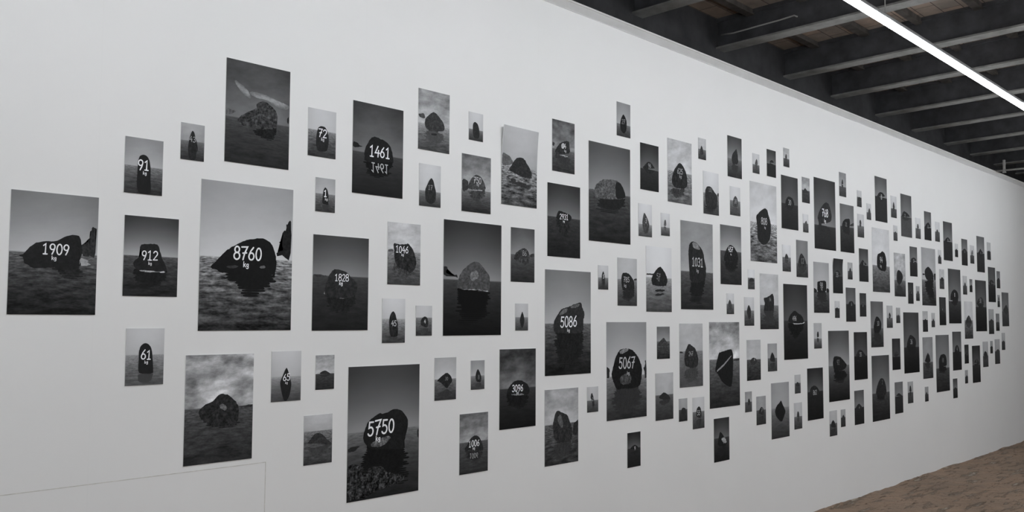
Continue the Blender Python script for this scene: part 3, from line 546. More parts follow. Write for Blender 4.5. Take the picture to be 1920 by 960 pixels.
[4.5549,1.7946,0.1009,0.1434,[0.825,0.777,0.587,0.223],0.5,0.02,0.2,[[0.232,0.4,[[-170,83],[-90,297],[-2,380],[86,225],[174,-64],[110,-648],[-128,-655]]]],[],[["5",-3,52,212,0.816,0,0]],0,"pale tiny print of a thin upright stone just beyond the 5086 kg print"],
[4.8017,1.7756,0.2054,0.2917,[0.75,0.779,0.588,0.236],0.44,0.05,0.2,[[0.189,0.3,[[-654,183],[-569,457],[-448,543],[-121,572],[209,486],[464,304],[701,64],[744,-513],[-501,-571],[-610,-276]]]],[["reflection",0.197,0.2,[[-519,-572],[744,-513],[703,-899],[151,-1183],[-503,-1032]]],["shoreline",0.25,0.1,[[682,201],[1000,256],[1012,130],[730,104]]]],[["785",-123,147,316,0.721,0,0],["kg",-266,-212,185,0.671,0,0]],0,"medium grey print of an upright stone painted 785 kg"],
[5.1532,1.8035,0.294,0.4161,[0.894,0.894,0.72,0.293],0.47,0.02,0.25,[[0.18,0.3,[[-940,-42],[-664,335],[-203,695],[106,845],[414,664],[745,389],[1002,-35],[767,-445],[-722,-431]]]],[["ripple",0.189,0.2,[[-522,-668],[660,-621],[606,-766],[-422,-802]]],["ripple",0.197,0.2,[[-424,-932],[710,-867],[292,-1031],[-476,-1075]]],["shoreline",0.214,0.1,[[-1445,334],[-664,347],[-665,250],[-1446,249]]]],[["57",-106,185,354,0.531,0,0],["kg",-78,-42,125,0.495,0,0]],0,"pale large print of a peaked boulder up and beyond the 5067 kg print"],
[6.0645,1.6608,0.1057,0.1464,[0.855,0.826,0.546,0.239],0.5,0.02,0.2,[[0.297,0.3,[[-341,-24],[-234,175],[-98,304],[42,180],[180,-56],[146,-491],[-288,-495]]]],[["reflection",0.318,0.15,[[-341,-601],[-234,-648],[-98,-679],[42,-649],[180,-593],[146,-490],[-288,-489]]]],[],0,"pale tiny print of an upright stone directly above the big slanted boulder print"],
[6.3412,1.6084,0.147,0.2084,[0.839,0.809,0.596,0.218],0.46,0.02,0.25,[[0.226,0.4,[[-404,-27],[-253,339],[-82,496],[123,303],[243,60],[187,-511],[-151,-593]]]],[["reflection",0.28,0.2,[[-404,-771],[-253,-892],[-82,-944],[123,-880],[243,-800],[187,-612],[-151,-585]]]],[],0,"pale small print of an upright stone up and beyond the big slanted boulder print"],
[6.3779,1.8451,0.103,0.1462,[0.894,0.904,0.54,0.249],0.42,0.02,0.25,[[0.232,0.2,[[-451,-201],[-320,7],[21,133],[359,30],[465,-172]]]],[["reflection",0.284,0.1,[[-451,-196],[-320,-352],[21,-447],[359,-369],[465,-217]]]],[],0,"pale tiny print of a peaked rock directly below the 808 kg print"],
[6.6578,1.686,0.2961,0.4179,[0.776,0.806,0.546,0.186],0.56,0.15,0.3,[[0.199,0.3,[[-977,251],[-427,312],[114,470],[480,635],[727,377],[713,-704],[-9,-689],[-986,-719],[-709,-236]]]],[["reflection",0.248,0.15,[[-977,-1430],[-427,-1476],[114,-1594],[480,-1718],[727,-1524],[713,-714],[-9,-725],[-986,-702],[-709,-1064]]]],[["74",60,145,253,0.584,0,0]],0,"pale large print of a rounded boulder just before the big foam-edged boulder print"],
[7.0997,1.5333,0.4208,0.5898,[0.236,0.382,0.263,0.119],0.48,0.02,0.1,[[0.166,0.3,[[-1403,-1],[-1201,346],[-757,697],[-216,903],[366,705],[1054,489],[1364,179],[1435,-88],[-57,-153]]]],[["foam",0.833,0.8,[[-541,-66],[239,-131],[1438,1],[1556,-88],[1031,-176],[-448,-197]]],["reflection",0.132,0.4,[[-1410,-217],[1431,-221],[1214,-665],[-197,-1399],[-1142,-781]]]],[["496",-287,263,350,0.735,0,0]],0,"biggest-size near-black print of a wedge boulder edged with white foam"],
[4.7954,1.2373,0.4194,0.5851,[0.603,0.832,0.613,0.192],0.55,0.03,0.25,[[0.144,0.3,[[-1629,-258],[-1465,238],[-1192,813],[-825,1231],[-272,1326],[431,1285],[952,974],[1353,579],[1602,77],[1539,-471],[1370,-1038],[462,-1140],[-378,-1086],[-1110,-1128],[-1379,-718]]],[0.482,0.6,[[-871,1151],[-364,1312],[195,1301],[7,1159],[-643,959]]],[0.316,0.7,[[-834,-424],[93,-86],[467,-425],[276,-849],[-653,-859]]]],[["islet",0.17,0.2,[[-714,-1641],[-78,-1262],[391,-1206],[1104,-1223],[1439,-1411],[980,-1727],[36,-1779]]],["islet",0.17,0.2,[[445,-1965],[860,-1855],[835,-1989],[503,-2036]]],["tree",0.206,0.3,[[-2082,287],[-1913,148],[-1806,12],[-1932,-219],[-1870,-406],[-2082,-394]]],["tree",0.206,0.3,[[1768,126],[1917,397],[1899,564],[2082,612],[2082,-551],[1909,-541],[1834,-97]]],["reflection",0.228,0.15,[[-1629,-1627],[-1465,-1914],[-1192,-2247],[-825,-2490],[-272,-2545],[431,-2521],[952,-2341],[1353,-2112],[1602,-1821],[1539,-1504],[1370,-1175],[462,-1116],[-378,-1147],[-1110,-1123],[-1379,-1361]]]],[["5067",-44,447,647,0.752,0,0],["kg",92,-167,194,0.7,0,0]],0,"biggest-size print of a round black boulder painted 5067 kg beside a small islet"],
[5.1986,1.3979,0.1501,0.2065,[0.461,0.654,0.461,0.164],0.45,0.05,0.5,[[0.275,0.5,[[-728,-183],[-501,68],[-244,149],[16,356],[325,84],[735,-152],[217,-257]]]],[["reflection",0.27,0.25,[[-728,-304],[-501,-492],[-244,-553],[16,-708],[325,-504],[735,-327],[217,-248]]]],[],0,"grey small print of a peaked rock just beyond the 5067 kg print"],
[5.2073,1.056,0.2069,0.2976,[0.762,0.711,0.425,0.218],0.46,0.08,0.15,[[0.209,0.2,[[-740,-67],[-419,140],[-32,274],[485,54],[718,-194],[-38,-221]]]],[["reflection",0.244,0.1,[[-740,-324],[-419,-479],[-32,-579],[485,-414],[718,-228],[-38,-209]]]],[],0,"pale medium print of a peaked rock just beyond the 5067 kg print"],
[5.5358,1.3103,0.2934,0.4208,[0.747,0.747,0.56,0.304],0.43,0.12,0.2,[[0.213,0.5,[[-894,-388],[-832,166],[-585,513],[-337,785],[85,618],[500,432],[721,70],[886,-322],[742,-794],[63,-872],[-713,-727]]]],[["shoreline",0.222,0.1,[[-1452,269],[-1083,242],[-1084,143],[-1452,153]]],["reflection",0.293,0.25,[[-894,-1143],[-832,-1472],[-585,-1679],[-337,-1841],[85,-1741],[500,-1631],[721,-1415],[886,-1182],[742,-901],[63,-855],[-713,-941]]]],[["247",-91,102,283,0.648,0,0]],0,"pale large print of a rounded boulder just before the big slanted boulder print"],
[5.979,1.2341,0.4198,0.5923,[0.602,0.86,0.514,0.174],0.43,0.6,0.3,[[0.152,0.15,[[-1384,-417],[-1168,157],[-853,837],[-362,906],[258,985],[975,1052],[1133,715],[1144,85],[1056,-1042],[827,-1688],[-405,-1237],[-1002,-597]]],[0.602,0.2,[[-1179,-394],[-133,63],[941,657],[875,533],[-136,-92],[-1120,-488]]]],[["shoreline",0.241,0.2,[[1187,304],[2023,407],[2044,197],[1185,222]]]],[],0,"biggest-size cloudy print of a slanted black boulder with a pale diagonal edge"],
[6.4016,1.2525,0.2114,0.2962,[0.728,0.778,0.37,0.174],0.48,0.12,0.4,[[0.241,0.4,[[-590,-124],[-417,94],[-34,193],[346,72],[554,-138]]]],[["reflection",0.241,0.2,[[-590,-137],[-417,-300],[-34,-374],[346,-284],[554,-126]]]],[["6",47,40,163,0.699,0,0]],0,"pale medium print of a peaked rock just beyond the big slanted boulder print"],
[6.6951,1.2639,0.1506,0.2093,[0.629,0.698,0.464,0.236],0.52,0.02,0.15,[[0.196,0.3,[[-455,-268],[-309,145],[-77,412],[188,216],[362,-40],[398,-378]]]],[["reflection",0.249,0.15,[[-455,-444],[-309,-724],[-77,-904],[188,-772],[362,-598],[398,-370]]]],[],0,"grey small print of a peaked boulder directly above the diamond boulder print"],
[5.4291,0.9548,0.1041,0.1485,[0.675,0.645,0.331,0.178],0.48,0.03,0.2,[[0.21,0.2,[[-290,-293],[-209,76],[-34,163],[314,71],[330,-338]]]],[["reflection",0.219,0.1,[[-290,-360],[-209,-599],[-34,-656],[314,-596],[330,-332]]]],[],0,"grey tiny print of a rounded boulder well before the big slanted boulder print"],
[5.6219,0.9218,0.15,0.2086,[0.819,0.819,0.526,0.242],0.45,0.02,0.2,[[0.21,0.5,[[-377,-242],[-255,310],[43,457],[292,274],[372,-385]]]],[["reflection",0.268,0.25,[[-377,-467],[-255,-812],[43,-903],[292,-789],[372,-377]]]],[["55",-33,17,308,0.717,0,0]],0,"pale small print of an upright stone just before the big slanted boulder print"],
[5.9248,0.7175,0.2107,0.2971,[0.25,0.454,0.288,0.14],0.45,0.02,0.1,[[0.167,0.2,[[-580,-410],[-448,185],[-210,603],[306,180],[727,-288],[476,-511]]],[0.624,0.5,[[-161,38],[306,180],[692,-224],[418,-321]]]],[["reflection",0.178,0.1,[[-580,-569],[-448,-986],[-210,-1279],[306,-982],[727,-654],[476,-499]]]],[["41",276,-93,336,0.624,0,0]],0,"dark medium print of a peaked boulder directly below the big slanted boulder print"],
[4.8659,0.752,0.1402,0.2097,[0.205,0.436,0.242,0.154],0.45,0.02,0.08,[[0.186,0.4,[[-454,72],[-219,221],[65,301],[378,164],[539,-58]]]],[["reflection",0.186,0.2,[[-454,-146],[-219,-258],[65,-318],[378,-215],[539,-49]]]],[["9",63,75,204,0.782,0,0]],0,"dark small print of a peaked rock directly below the 5067 kg print"],
[6.3134,0.953,0.1027,0.1469,[0.613,0.673,0.378,0.264],0.5,0.04,0.15,[[0.182,0.2,[[-113,-35],[-49,181],[52,255],[166,128],[244,-57]]]],[["reflection",0.236,0.1,[[-113,-68],[-49,-230],[52,-285],[166,-190],[244,-51]]]],[],0,"grey tiny print of a peaked boulder just beyond the big slanted boulder print"],
[6.505,0.8786,0.147,0.2086,[0.645,0.645,0.379,0.219],0.48,0.08,0.15,[[0.219,0.4,[[-452,-225],[-316,50],[-96,218],[78,256],[292,152],[390,-100],[364,-385]]]],[["reflection",0.244,0.2,[[-452,-497],[-316,-703],[-96,-830],[78,-858],[292,-780],[390,-591],[364,-377]]]],[["7",71,3,245,0.59,0,0]],0,"grey small print of a peaked boulder just before the diamond boulder print"],
[6.8139,0.8595,0.2957,0.4191,[0.635,0.675,0.575,0.219],0.45,0.04,0.15,[[0.156,0.15,[[-944,12],[-661,370],[-199,550],[84,752],[352,431],[640,116],[837,-152],[602,-474],[189,-929],[-328,-701],[-792,-374]]]],[],[],0,"large print of a black diamond-shaped boulder mirrored in still grey water"],
[7.1155,1.0432,0.1038,0.1468,[0.737,0.717,0.422,0.262],0.44,0.03,0.2,[[0.235,0.2,[[-392,-179],[-256,96],[-87,176],[204,75],[342,-216]]]],[["reflection",0.272,0.1,[[-392,-237],[-256,-444],[-87,-503],[204,-428],[342,-210]]]],[],0,"pale tiny print of a wide boulder just beyond the diamond boulder print"],
[7.1156,0.7948,0.1388,0.2058,[0.779,0.769,0.478,0.243],0.52,0.02,0.2,[[0.257,0.3,[[-280,-111],[-168,314],[-20,369],[123,250],[208,-147]]]],[["reflection",0.287,0.15,[[-280,-165],[-168,-484],[-20,-525],[123,-436],[208,-139]]]],[],0,"pale small print of a rounded boulder just beyond the diamond boulder print"],
[7.4351,0.9499,0.2962,0.416,[0.217,0.424,0.208,0.128],0.45,0.02,0.08,[[0.181,0.5,[[-1122,53],[-954,445],[-640,607],[-223,685],[292,516],[723,223],[815,-121]]]],[["reflection",0.17,0.25,[[-1122,-235],[-954,-529],[-640,-651],[-223,-709],[292,-582],[723,-363],[815,-104]]]],[["862",-141,111,358,0.685,0,0]],0,"dark large print of a wide boulder down and beyond the big foam-edged boulder print"],
[7.4991,1.4188,0.1476,0.2088,[0.71,0.749,0.603,0.234],0.6,0.02,0.15,[[0.176,0.2,[[-215,66],[-121,315],[40,368],[139,199],[171,-75],[-139,-162]]]],[["reflection",0.257,0.1,[[-215,-325],[-121,-512],[40,-552],[139,-425],[171,-220],[-139,-154]]]],[],0,"pale small print of a pointed stone just beyond the big foam-edged boulder print"],
[7.91,1.1611,0.4247,0.5933,[0.334,0.641,0.466,0.122],0.49,0.02,0.12,[[0.161,0.3,[[-1307,114],[-1236,484],[-1091,737],[-885,829],[132,775],[809,472],[1628,9],[1239,-302],[306,-467],[-1049,-361]]]],[["reflection",0.144,0.2,[[-1049,-361],[1231,-469],[1509,-789],[837,-1473],[-981,-1388]]]],[["92",-254,291,399,0.481,0,0]],0,"eighth-last biggest-size print toward the far end, dark with a slope-sided black boulder"],
[6.4733,2.7176,0.1072,0.1486,[0.802,0.802,0.513,0.237],0.55,0.03,0.2,[[0.321,0.3,[[-227,-104],[-89,207],[72,384],[199,244],[252,-87]]]],[["reflection",0.325,0.15,[[-227,-98],[-89,-332],[72,-464],[199,-359],[252,-111]]]],[],0,"pale tiny print of a peaked boulder directly above the 808 kg print"],
[6.7205,2.7492,0.1508,0.2087,[0.262,0.468,0.195,0.175],0.52,0.02,0.08,[[0.187,0.2,[[-384,18],[-197,192],[34,282],[262,229],[443,108]]]],[["reflection",0.185,0.1,[[-384,26],[-197,-105],[34,-172],[262,-132],[443,-42]]]],[],0,"dark small print of a peaked rock directly above the 808 kg print"],
[6.976,2.8285,0.1032,0.1483,[0.681,0.754,0.423,0.215],0.55,0.2,0.2,[[0.278,0.3,[[-259,-62],[-154,217],[-56,305],[37,198],[126,-57]]]],[["reflection",0.282,0.15,[[-259,-56],[-154,-266],[-56,-332],[37,-252],[126,-60]]]],[],0,"pale tiny print of a peaked boulder up and beyond the 808 kg print"],
[7.0245,2.4725,0.2926,0.42,[0.283,0.405,0.232,0.178],0.52,0.02,0.08,[[0.182,0.4,[[-811,-132],[-706,185],[-429,432],[-89,510],[395,425],[682,185],[770,-119]]]],[["reflection",0.189,0.2,[[-811,-116],[-706,-354],[-429,-539],[-89,-598],[395,-534],[682,-354],[770,-126]]]],[["30",-56,26,400,0.649,0,0]],0,"dark large print of a wide boulder just beyond the 808 kg print"],
[7.3174,2.6038,0.1441,0.2078,[0.564,0.765,0.342,0.218],0.5,0.25,0.2,[[0.239,0.3,[[-691,-300],[-458,-49],[-164,186],[159,15],[566,-172]]]],[["reflection",0.249,0.15,[[-691,-292],[-458,-480],[-164,-657],[159,-528],[566,-388]]]],[],0,"pale small print of a peaked rock just before the ninth-last big print"],
[7.3053,2.3325,0.1003,0.1481,[0.852,0.852,0.526,0.243],0.5,0.02,0.2,[[0.347,0.2,[[-392,-278],[-176,55],[107,250],[281,-45],[395,-310]]]],[["reflection",0.344,0.1,[[-392,-323],[-176,-528],[107,-648],[281,-467],[395,-304]]]],[],0,"pale tiny print of a peaked boulder just before the ninth-last big print"],
[6.9559,2.0304,0.1438,0.2087,[0.895,0.866,0.535,0.225],0.46,0.02,0.3,[[0.264,0.4,[[-379,-90],[-255,221],[-79,370],[156,242],[338,-55]]]],[["reflection",0.294,0.2,[[-379,-82],[-255,-315],[-79,-427],[156,-331],[338,-109]]]],[],0,"pale small print of a peaked boulder just beyond the 808 kg print"],
[7.2298,2.0387,0.2102,0.2964,[0.517,0.554,0.425,0.225],0.62,0.03,0.2,[[0.23,0.6,[[-805,-591],[-692,-186],[-479,226],[-170,457],[227,263],[619,-123],[756,-567]]]],[["reflection",0.258,0.3,[[-805,-580],[-692,-855],[-479,-1135],[-170,-1292],[227,-1160],[619,-898],[756,-596]]]],[["12",10,-152,404,0.526,0,0]],0,"grey medium print of a peaked boulder directly above the big foam-edged boulder print"],
[7.6787,2.4358,0.4233,0.5934,[0.268,0.524,0.259,0.179],0.66,0.02,0.08,[[0.208,0.4,[[-1527,-336],[-1244,59],[-794,519],[-234,899],[268,1078],[784,946],[1079,498],[1305,-7],[1172,-493],[361,-699],[-1281,-897]]]],[["reflection",0.207,0.2,[[-1527,-1294],[-1244,-1590],[-794,-1935],[-234,-2220],[268,-2354],[784,-2255],[1079,-1919],[1305,-1541],[1172,-1176],[361,-1021],[-1281,-873]]]],[["768",-47,116,614,0.953,0,0],["kg",-74,-545,283,0.89,0,0]],0,"ninth-last biggest-size print toward the far end, dark with a bell-shaped boulder"],
[8.0508,2.7294,0.1485,0.21,[0.553,0.671,0.385,0.239],0.58,0.1,0.15,[[0.256,0.2,[[-302,8],[-168,365],[-46,486],[66,342],[135,56]]]],[["reflection",0.271,0.1,[[-302,17],[-168,-251],[-46,-342],[66,-234],[135,-19]]]],[],0,"grey small print of a peaked boulder just beyond the ninth-last big print"],
[8.1311,2.3501,0.2969,0.42,[0.437,0.555,0.304,0.163],0.46,0.02,0.12,[[0.176,0.4,[[-1154,67],[-982,517],[-474,806],[545,918],[611,519],[507,93]]]],[["shoreline",0.261,0.4,[[580,369],[1470,629],[1470,319],[574,246]]],["reflection",0.192,0.2,[[-1154,84],[-982,-254],[-474,-471],[545,-555],[611,-256],[507,64]]]],[["31",-258,354,343,0.541,0,0]],0,"grey large print of a wide boulder just beyond the ninth-last big print"],
[8.4122,2.6407,0.1046,0.148,[0.796,0.768,0.431,0.24],0.4,0.03,0.2,[[0.257,0.2,[[-430,-233],[-265,84],[-10,170],[300,89],[451,-174]]]],[["reflection",0.279,0.1,[[-430,-227],[-265,-465],[-10,-529],[300,-469],[451,-271]]]],[],0,"pale tiny print of a wide boulder up and before the sixth-last big print"],
[8.4329,2.3973,0.1485,0.21,[0.806,0.806,0.527,0.243],0.5,0.02,0.2,[[0.26,0.2,[[-338,159],[-261,466],[-94,550],[52,441],[138,145]]]],[["reflection",0.296,0.1,[[-338,144],[-261,-87],[-94,-150],[52,-68],[138,154]]]],[],0,"pale small print of a rounded boulder just before the sixth-last big print"],
[8.6269,2.5422,0.1046,0.148,[0.82,0.773,0.479,0.242],0.55,0.05,0.2,[[0.302,0.2,[[-324,-363],[-102,167],[103,365],[288,151],[432,-351]]]],[["reflection",0.311,0.1,[[-324,-357],[-102,-577],[103,-659],[288,-570],[432,-362]]]],[],0,"pale tiny print of a rounded boulder up and before the black egg boulder print"],
[8.9277,2.6824,0.2969,0.42,[0.352,0.566,0.215,0.198],0.44,0.02,0.08,[[0.182,0.4,[[-1051,200],[-557,589],[-73,728],[473,668],[1079,357]]]],[["reflection",0.192,0.2,[[-1051,216],[-557,-76],[-73,-180],[473,-135],[1079,98]]]],[["8",38,255,424,0.764,0,0]],0,"grey large print of a peaked rock directly above the sixth-last big print"],
[9.2462,2.6418,0.1485,0.21,[0.818,0.771,0.388,0.241],0.58,0.03,0.15,[[0.233,0.2,[[-317,-84],[-176,360],[-24,493],[110,333],[259,-87]]]],[["reflection",0.259,0.1,[[-317,-80],[-176,-413],[-24,-513],[110,-393],[259,-78]]]],[],0,"pale small print of a peaked boulder up and beyond the sixth-last big print"],
[9.577,2.5825,0.2969,0.42,[0.346,0.525,0.302,0.32],0.52,0.02,0.08,[[0.192,0.5,[[-1296,-126],[-1020,226],[-633,425],[-32,367],[718,153],[1013,-45]]]],[["reflection",0.246,0.25,[[-1296,-109],[-1020,-374],[-633,-523],[-32,-479],[718,-319],[1013,-170]]]],[["22",-434,1,277,0.63,0,0]],0,"grey large print of a peaked rock well above the black egg boulder print"],
[9.2754,2.3902,0.1046,0.148,[0.799,0.752,0.438,0.261],0.45,0.1,0.15,[[0.305,0.2,[[-391,-188],[-232,65],[-9,173],[203,69],[332,-192]]]],[["reflection",0.313,0.1,[[-391,-190],[-232,-380],[-9,-460],[203,-382],[332,-186]]]],[],0,"pale tiny print of a wide boulder directly above the black egg boulder print"],
[9.9009,2.4825,0.1485,0.21,[0.854,0.826,0.437,0.287],0.5,0.02,0.15,[[0.304,0.2,[[-378,-1],[-241,377],[-75,486],[94,374],[229,15]]]],[["reflection",0.32,0.1,[[-378,7],[-241,-277],[-75,-359],[94,-275],[229,-5]]]],[],0,"pale small print of a rounded boulder up and before the fourth-last big print"],
[10.1896,2.5281,0.21,0.297,[0.365,0.573,0.218,0.18],0.55,0.02,0.08,[[0.184,0.4,[[-984,-173],[-461,213],[135,410],[542,232],[890,-91]]]],[["reflection",0.188,0.2,[[-984,-161],[-461,-451],[135,-599],[542,-465],[890,-223]]]],[["5",16,-99,321,0.61,0,0]],0,"grey medium print of a peaked rock directly above the fourth-last big print"],
[10.4811,2.4888,0.1485,0.21,[0.827,0.808,0.438,0.261],0.5,0.02,0.15,[[0.305,0.2,[[-468,-173],[-270,166],[-88,280],[163,138],[405,-142]]]],[["reflection",0.312,0.1,[[-468,-165],[-270,-419],[-88,-504],[163,-398],[405,-188]]]],[],0,"pale small print of a peaked rock up and beyond the fourth-last big print"],
[10.8135,2.4081,0.2969,0.42,[0.315,0.531,0.219,0.202],0.5,0.02,0.08,[[0.185,0.4,[[-1106,-21],[-629,312],[-72,451],[468,323],[911,78]]]],[["reflection",0.196,0.2,[[-1106,-4],[-629,-253],[-72,-358],[468,-262],[911,-77]]]],[["9",-44,108,274,0.708,0,0]],0,"dark large print of a wide boulder directly above the second-last big print"],
[11.0958,2.3254,0.1046,0.148,[0.815,0.787,0.307,0.144],0.46,0.02,0.1,[[0.186,0.2,[[-470,-253],[-244,104],[-54,189],[167,103],[338,-234]]]],[["reflection",0.192,0.1,[[-470,-247],[-244,-515],[-54,-579],[167,-515],[338,-262]]]],[],0,"pale tiny print of a wide boulder directly above the second-last big print"],
[11.3773,2.3195,0.21,0.297,[0.37,0.534,0.246,0.182],0.45,0.03,0.1,[[0.229,0.4,[[-881,37],[-545,307],[-30,427],[487,341],[864,84]]]],[["reflection",0.218,0.2,[[-881,49],[-545,-153],[-30,-243],[487,-178],[864,15]]]],[["0",-14,60,253,0.594,0,0]],0,"grey medium print of a peaked rock up and beyond the second-last big print"],
[11.6524,2.3097,0.1485,0.21,[0.788,0.74,0.352,0.225],0.55,0.1,0.1,[[0.37,0.2,[[-412,8],[-162,431],[12,534],[164,398],[298,46]]]],[["reflection",0.324,0.1,[[-412,16],[-162,-301],[12,-378],[164,-277],[298,-12]]]],[],0,"pale small print of a peaked boulder up and before the last big print"],
[11.9768,2.3277,0.2969,0.42,[0.406,0.58,0.246,0.203],0.46,0.02,0.08,[[0.186,0.4,[[-1174,64],[-548,412],[-95,689],[314,460],[1068,186]]]],[["reflection",0.201,0.2,[[-1174,81],[-548,-180],[-95,-387],[314,-216],[1068,-10]]]],[["4",-57,177,264,0.618,0,0]],0,"grey large print of a peaked rock directly above the last big print"],
[12.3052,2.3843,0.1485,0.21,[0.719,0.748,0.311,0.227],0.5,0.02,0.1,[[0.214,0.2,[[-496,-448],[-239,-6],[41,117],[296,-30],[436,-452]]]],[["reflection",0.233,0.1,[[-496,-447],[-239,-778],[41,-870],[296,-760],[436,-443]]]],[],0,"pale small print of a wide boulder up and beyond the last big print"],
[8.8962,2.1075,0.42,0.594,[0.819,0.886,0.582,0.247],0.58,0.12,0.35,[[0.17,0.3,[[-1065,-356],[-910,530],[-202,672],[287,892],[896,732],[1177,326],[1323,-272],[1100,-1017],[-292,-969],[-948,-660]]]],[],[["94",-32,56,522,0.762,0,0],["kg",-132,-521,261,0.708,0,0]],0,"sixth-last biggest-size print toward the far end, pale with a tall black boulder"],
[8.4835,2.0433,0.21,0.297,[0.292,0.49,0.222,0.175],0.5,0.02,0.08,[[0.196,0.4,[[-951,2],[-560,320],[-237,496],[196,281],[824,57]]]],[["reflection",0.194,0.2,[[-951,14],[-560,-224],[-237,-356],[196,-194],[824,-27]]]],[["6",0,171,277,0.668,0,0]],0,"dark medium print of a peaked rock just before the sixth-last big print"],
[7.9156,1.9252,0.2037,0.2957,[0.231,0.329,0.223,0.167],0.5,0.02,0.1,[[0.205,0.6,[[-840,8],[-542,375],[-79,537],[373,364],[649,62]]]],[["reflection",0.197,0.3,[[-840,20],[-542,-256],[-79,-377],[373,-247],[649,-21]]]],[["38",-212,102,382,0.577,0,0]],[0.008,0.72],"dark medium print of a peaked rock directly below the ninth-last big print"],
[8.178,1.9794,0.1046,0.148,[0.679,0.717,0.446,0.205],0.5,0.1,0.15,[[0.248,0.2,[[-313,-150],[-142,198],[-17,301],[145,161],[288,-127]]]],[["reflection",0.266,0.1,[[-313,-145],[-142,-406],[-17,-483],[145,-378],[288,-162]]]],[],0,"pale tiny print of a peaked boulder down and beyond the ninth-last big print"],
[7.5848,1.8173,0.2999,0.4193,[0.656,0.8,0.403,0.185],0.58,0.02,0.3,[[0.172,0.3,[[-841,415],[-625,500],[-249,549],[618,601],[942,495],[872,-392],[-842,-433]]]],[["shoreline",0.189,0.4,[[-1484,-39],[-918,-205],[-873,-433],[-1484,-448]]],["shoreline",0.189,0.4,[[943,-18],[1484,-96],[1484,-377],[927,-391]]],["reflection",0.211,0.15,[[-841,-1052],[-625,-1115],[-249,-1152],[618,-1191],[942,-1111],[872,-446],[-842,-416]]]],[["98",-48,186,439,0.675,0,0],["kg",-6,-113,185,0.628,0,0]],0,"pale large print of a wide boulder directly below the ninth-last big print"],
[8.1797,1.6836,0.21,0.297,[0.37,0.471,0.226,0.187],0.48,0.02,0.08,[[0.2,0.4,[[-705,-125],[-391,243],[32,332],[450,256],[855,-154]]]],[["reflection",0.2,0.2,[[-705,-164],[-391,-439],[32,-507],[450,-450],[855,-142]]]],[["6",103,56,292,0.537,0,0]],0,"dark medium print of a wide boulder up and beyond the eighth-last big print"],
[8.4483,1.6856,0.1485,0.21,[0.252,0.333,0.226,0.2],0.5,0.02,0.08,[[0.208,0.4,[[-600,-208],[-338,44],[-45,147],[290,28],[596,-193]]]],[["reflection",0.208,0.2,[[-600,-199],[-338,-388],[-45,-466],[290,-376],[596,-210]]]],[["0",-55,-52,224,0.609,0,0]],0,"dark small print of a peaked rock down and before the sixth-last big print"],
[7.8922,1.6388,0.0988,0.1438,[0.808,0.779,0.361,0.209],0.42,0.05,0.15,[[0.209,0.2,[[-399,-182],[-273,103],[-77,186],[181,84],[455,-198]]]],[["reflection",0.232,0.1,[[-399,-205],[-273,-418],[-77,-480],[181,-404],[455,-192]]]],[],0,"pale tiny print of a wide boulder directly above the eighth-last big print"],
[8.7685,1.5115,0.2969,0.42,[0.401,0.552,0.41,0.188],0.58,0.02,0.25,[[0.167,0.4,[[-896,-258],[-604,300],[-322,631],[-12,735],[539,558],[987,147],[929,-419],[397,-800],[-728,-791]]]],[["reflection",0.21,0.2,[[-896,-1151],[-604,-1529],[-322,-1753],[-12,-1823],[539,-1703],[987,-1425],[929,-1042],[397,-783],[-728,-790]]]],[["30",178,71,384,0.638,0,0]],0,"grey large print of a rounded boulder directly above the seventh-last big print"],
[9.0805,1.5825,0.1485,0.21,[0.733,0.733,0.455,0.231],0.55,0.02,0.15,[[0.227,0.3,[[-314,66],[-160,328],[-15,408],[145,278],[314,42]]]],[["reflection",0.263,0.15,[[-314,34],[-160,-164],[-15,-223],[145,-126],[314,51]]]],[],0,"pale small print of a peaked rock down and before the black egg boulder print"],
[9.2999,1.5965,0.1046,0.148,[0.684,0.636,0.408,0.209],0.5,0.05,0.15,[[0.254,0.2,[[-327,-330],[-163,-9],[18,99],[168,-61],[325,-355]]]],[["reflection",0.264,0.1,[[-327,-366],[-163,-584],[18,-657],[168,-549],[325,-349]]]],[],0,"pale tiny print of a peaked boulder just before the fifth-last big print"],
[9.3699,1.9895,0.2969,0.42,[0.7,0.728,0.493,0.197],0.62,0.4,0.2,[[0.197,0.15,[[-941,-293],[-790,292],[-405,488],[115,371],[596,130],[787,-233],[304,-769],[-321,-1004],[-851,-719]]]],[["reflection",0.242,0.075,[[-941,-1405],[-790,-1749],[-405,-1864],[115,-1795],[596,-1653],[787,-1440],[304,-1125],[-321,-987],[-851,-1154]]]],[],0,"large print of a smooth black egg-shaped boulder under mottled cloud"],
[9.7505,2.1364,0.21,0.297,[0.362,0.554,0.221,0.183],0.52,0.02,0.08,[[0.213,0.4,[[-913,32],[-650,289],[-20,433],[539,349],[901,97]]]],[["reflection",0.205,0.2,[[-913,44],[-650,-149],[-20,-256],[539,-193],[901,-4]]]],[["2",-6,76,291,0.762,0,0]],0,"grey medium print of a peaked rock just before the fourth-last big print"],
[10.1843,1.9997,0.42,0.594,[0.643,0.767,0.54,0.206],0.55,0.06,0.35,[[0.188,0.25,[[-1198,703],[-222,1075],[433,886],[1109,543],[1517,-23],[471,-453],[-718,-331],[-1242,62]]]],[["shoreline",0.206,0.2,[[-1850,312],[-1202,269],[-1210,155],[-1864,107]]],["tree",0.223,0.3,[[1409,368],[2085,517],[2085,-304],[1495,-327]]],["reflection",0.163,0.2,[[-1256,-508],[1437,-189],[1226,-1218],[1930,-2783],[571,-2803],[-1060,-1460]]]],[],0,"fourth-last biggest-size print toward the far end, pale grey with a boulder beside a tree"],
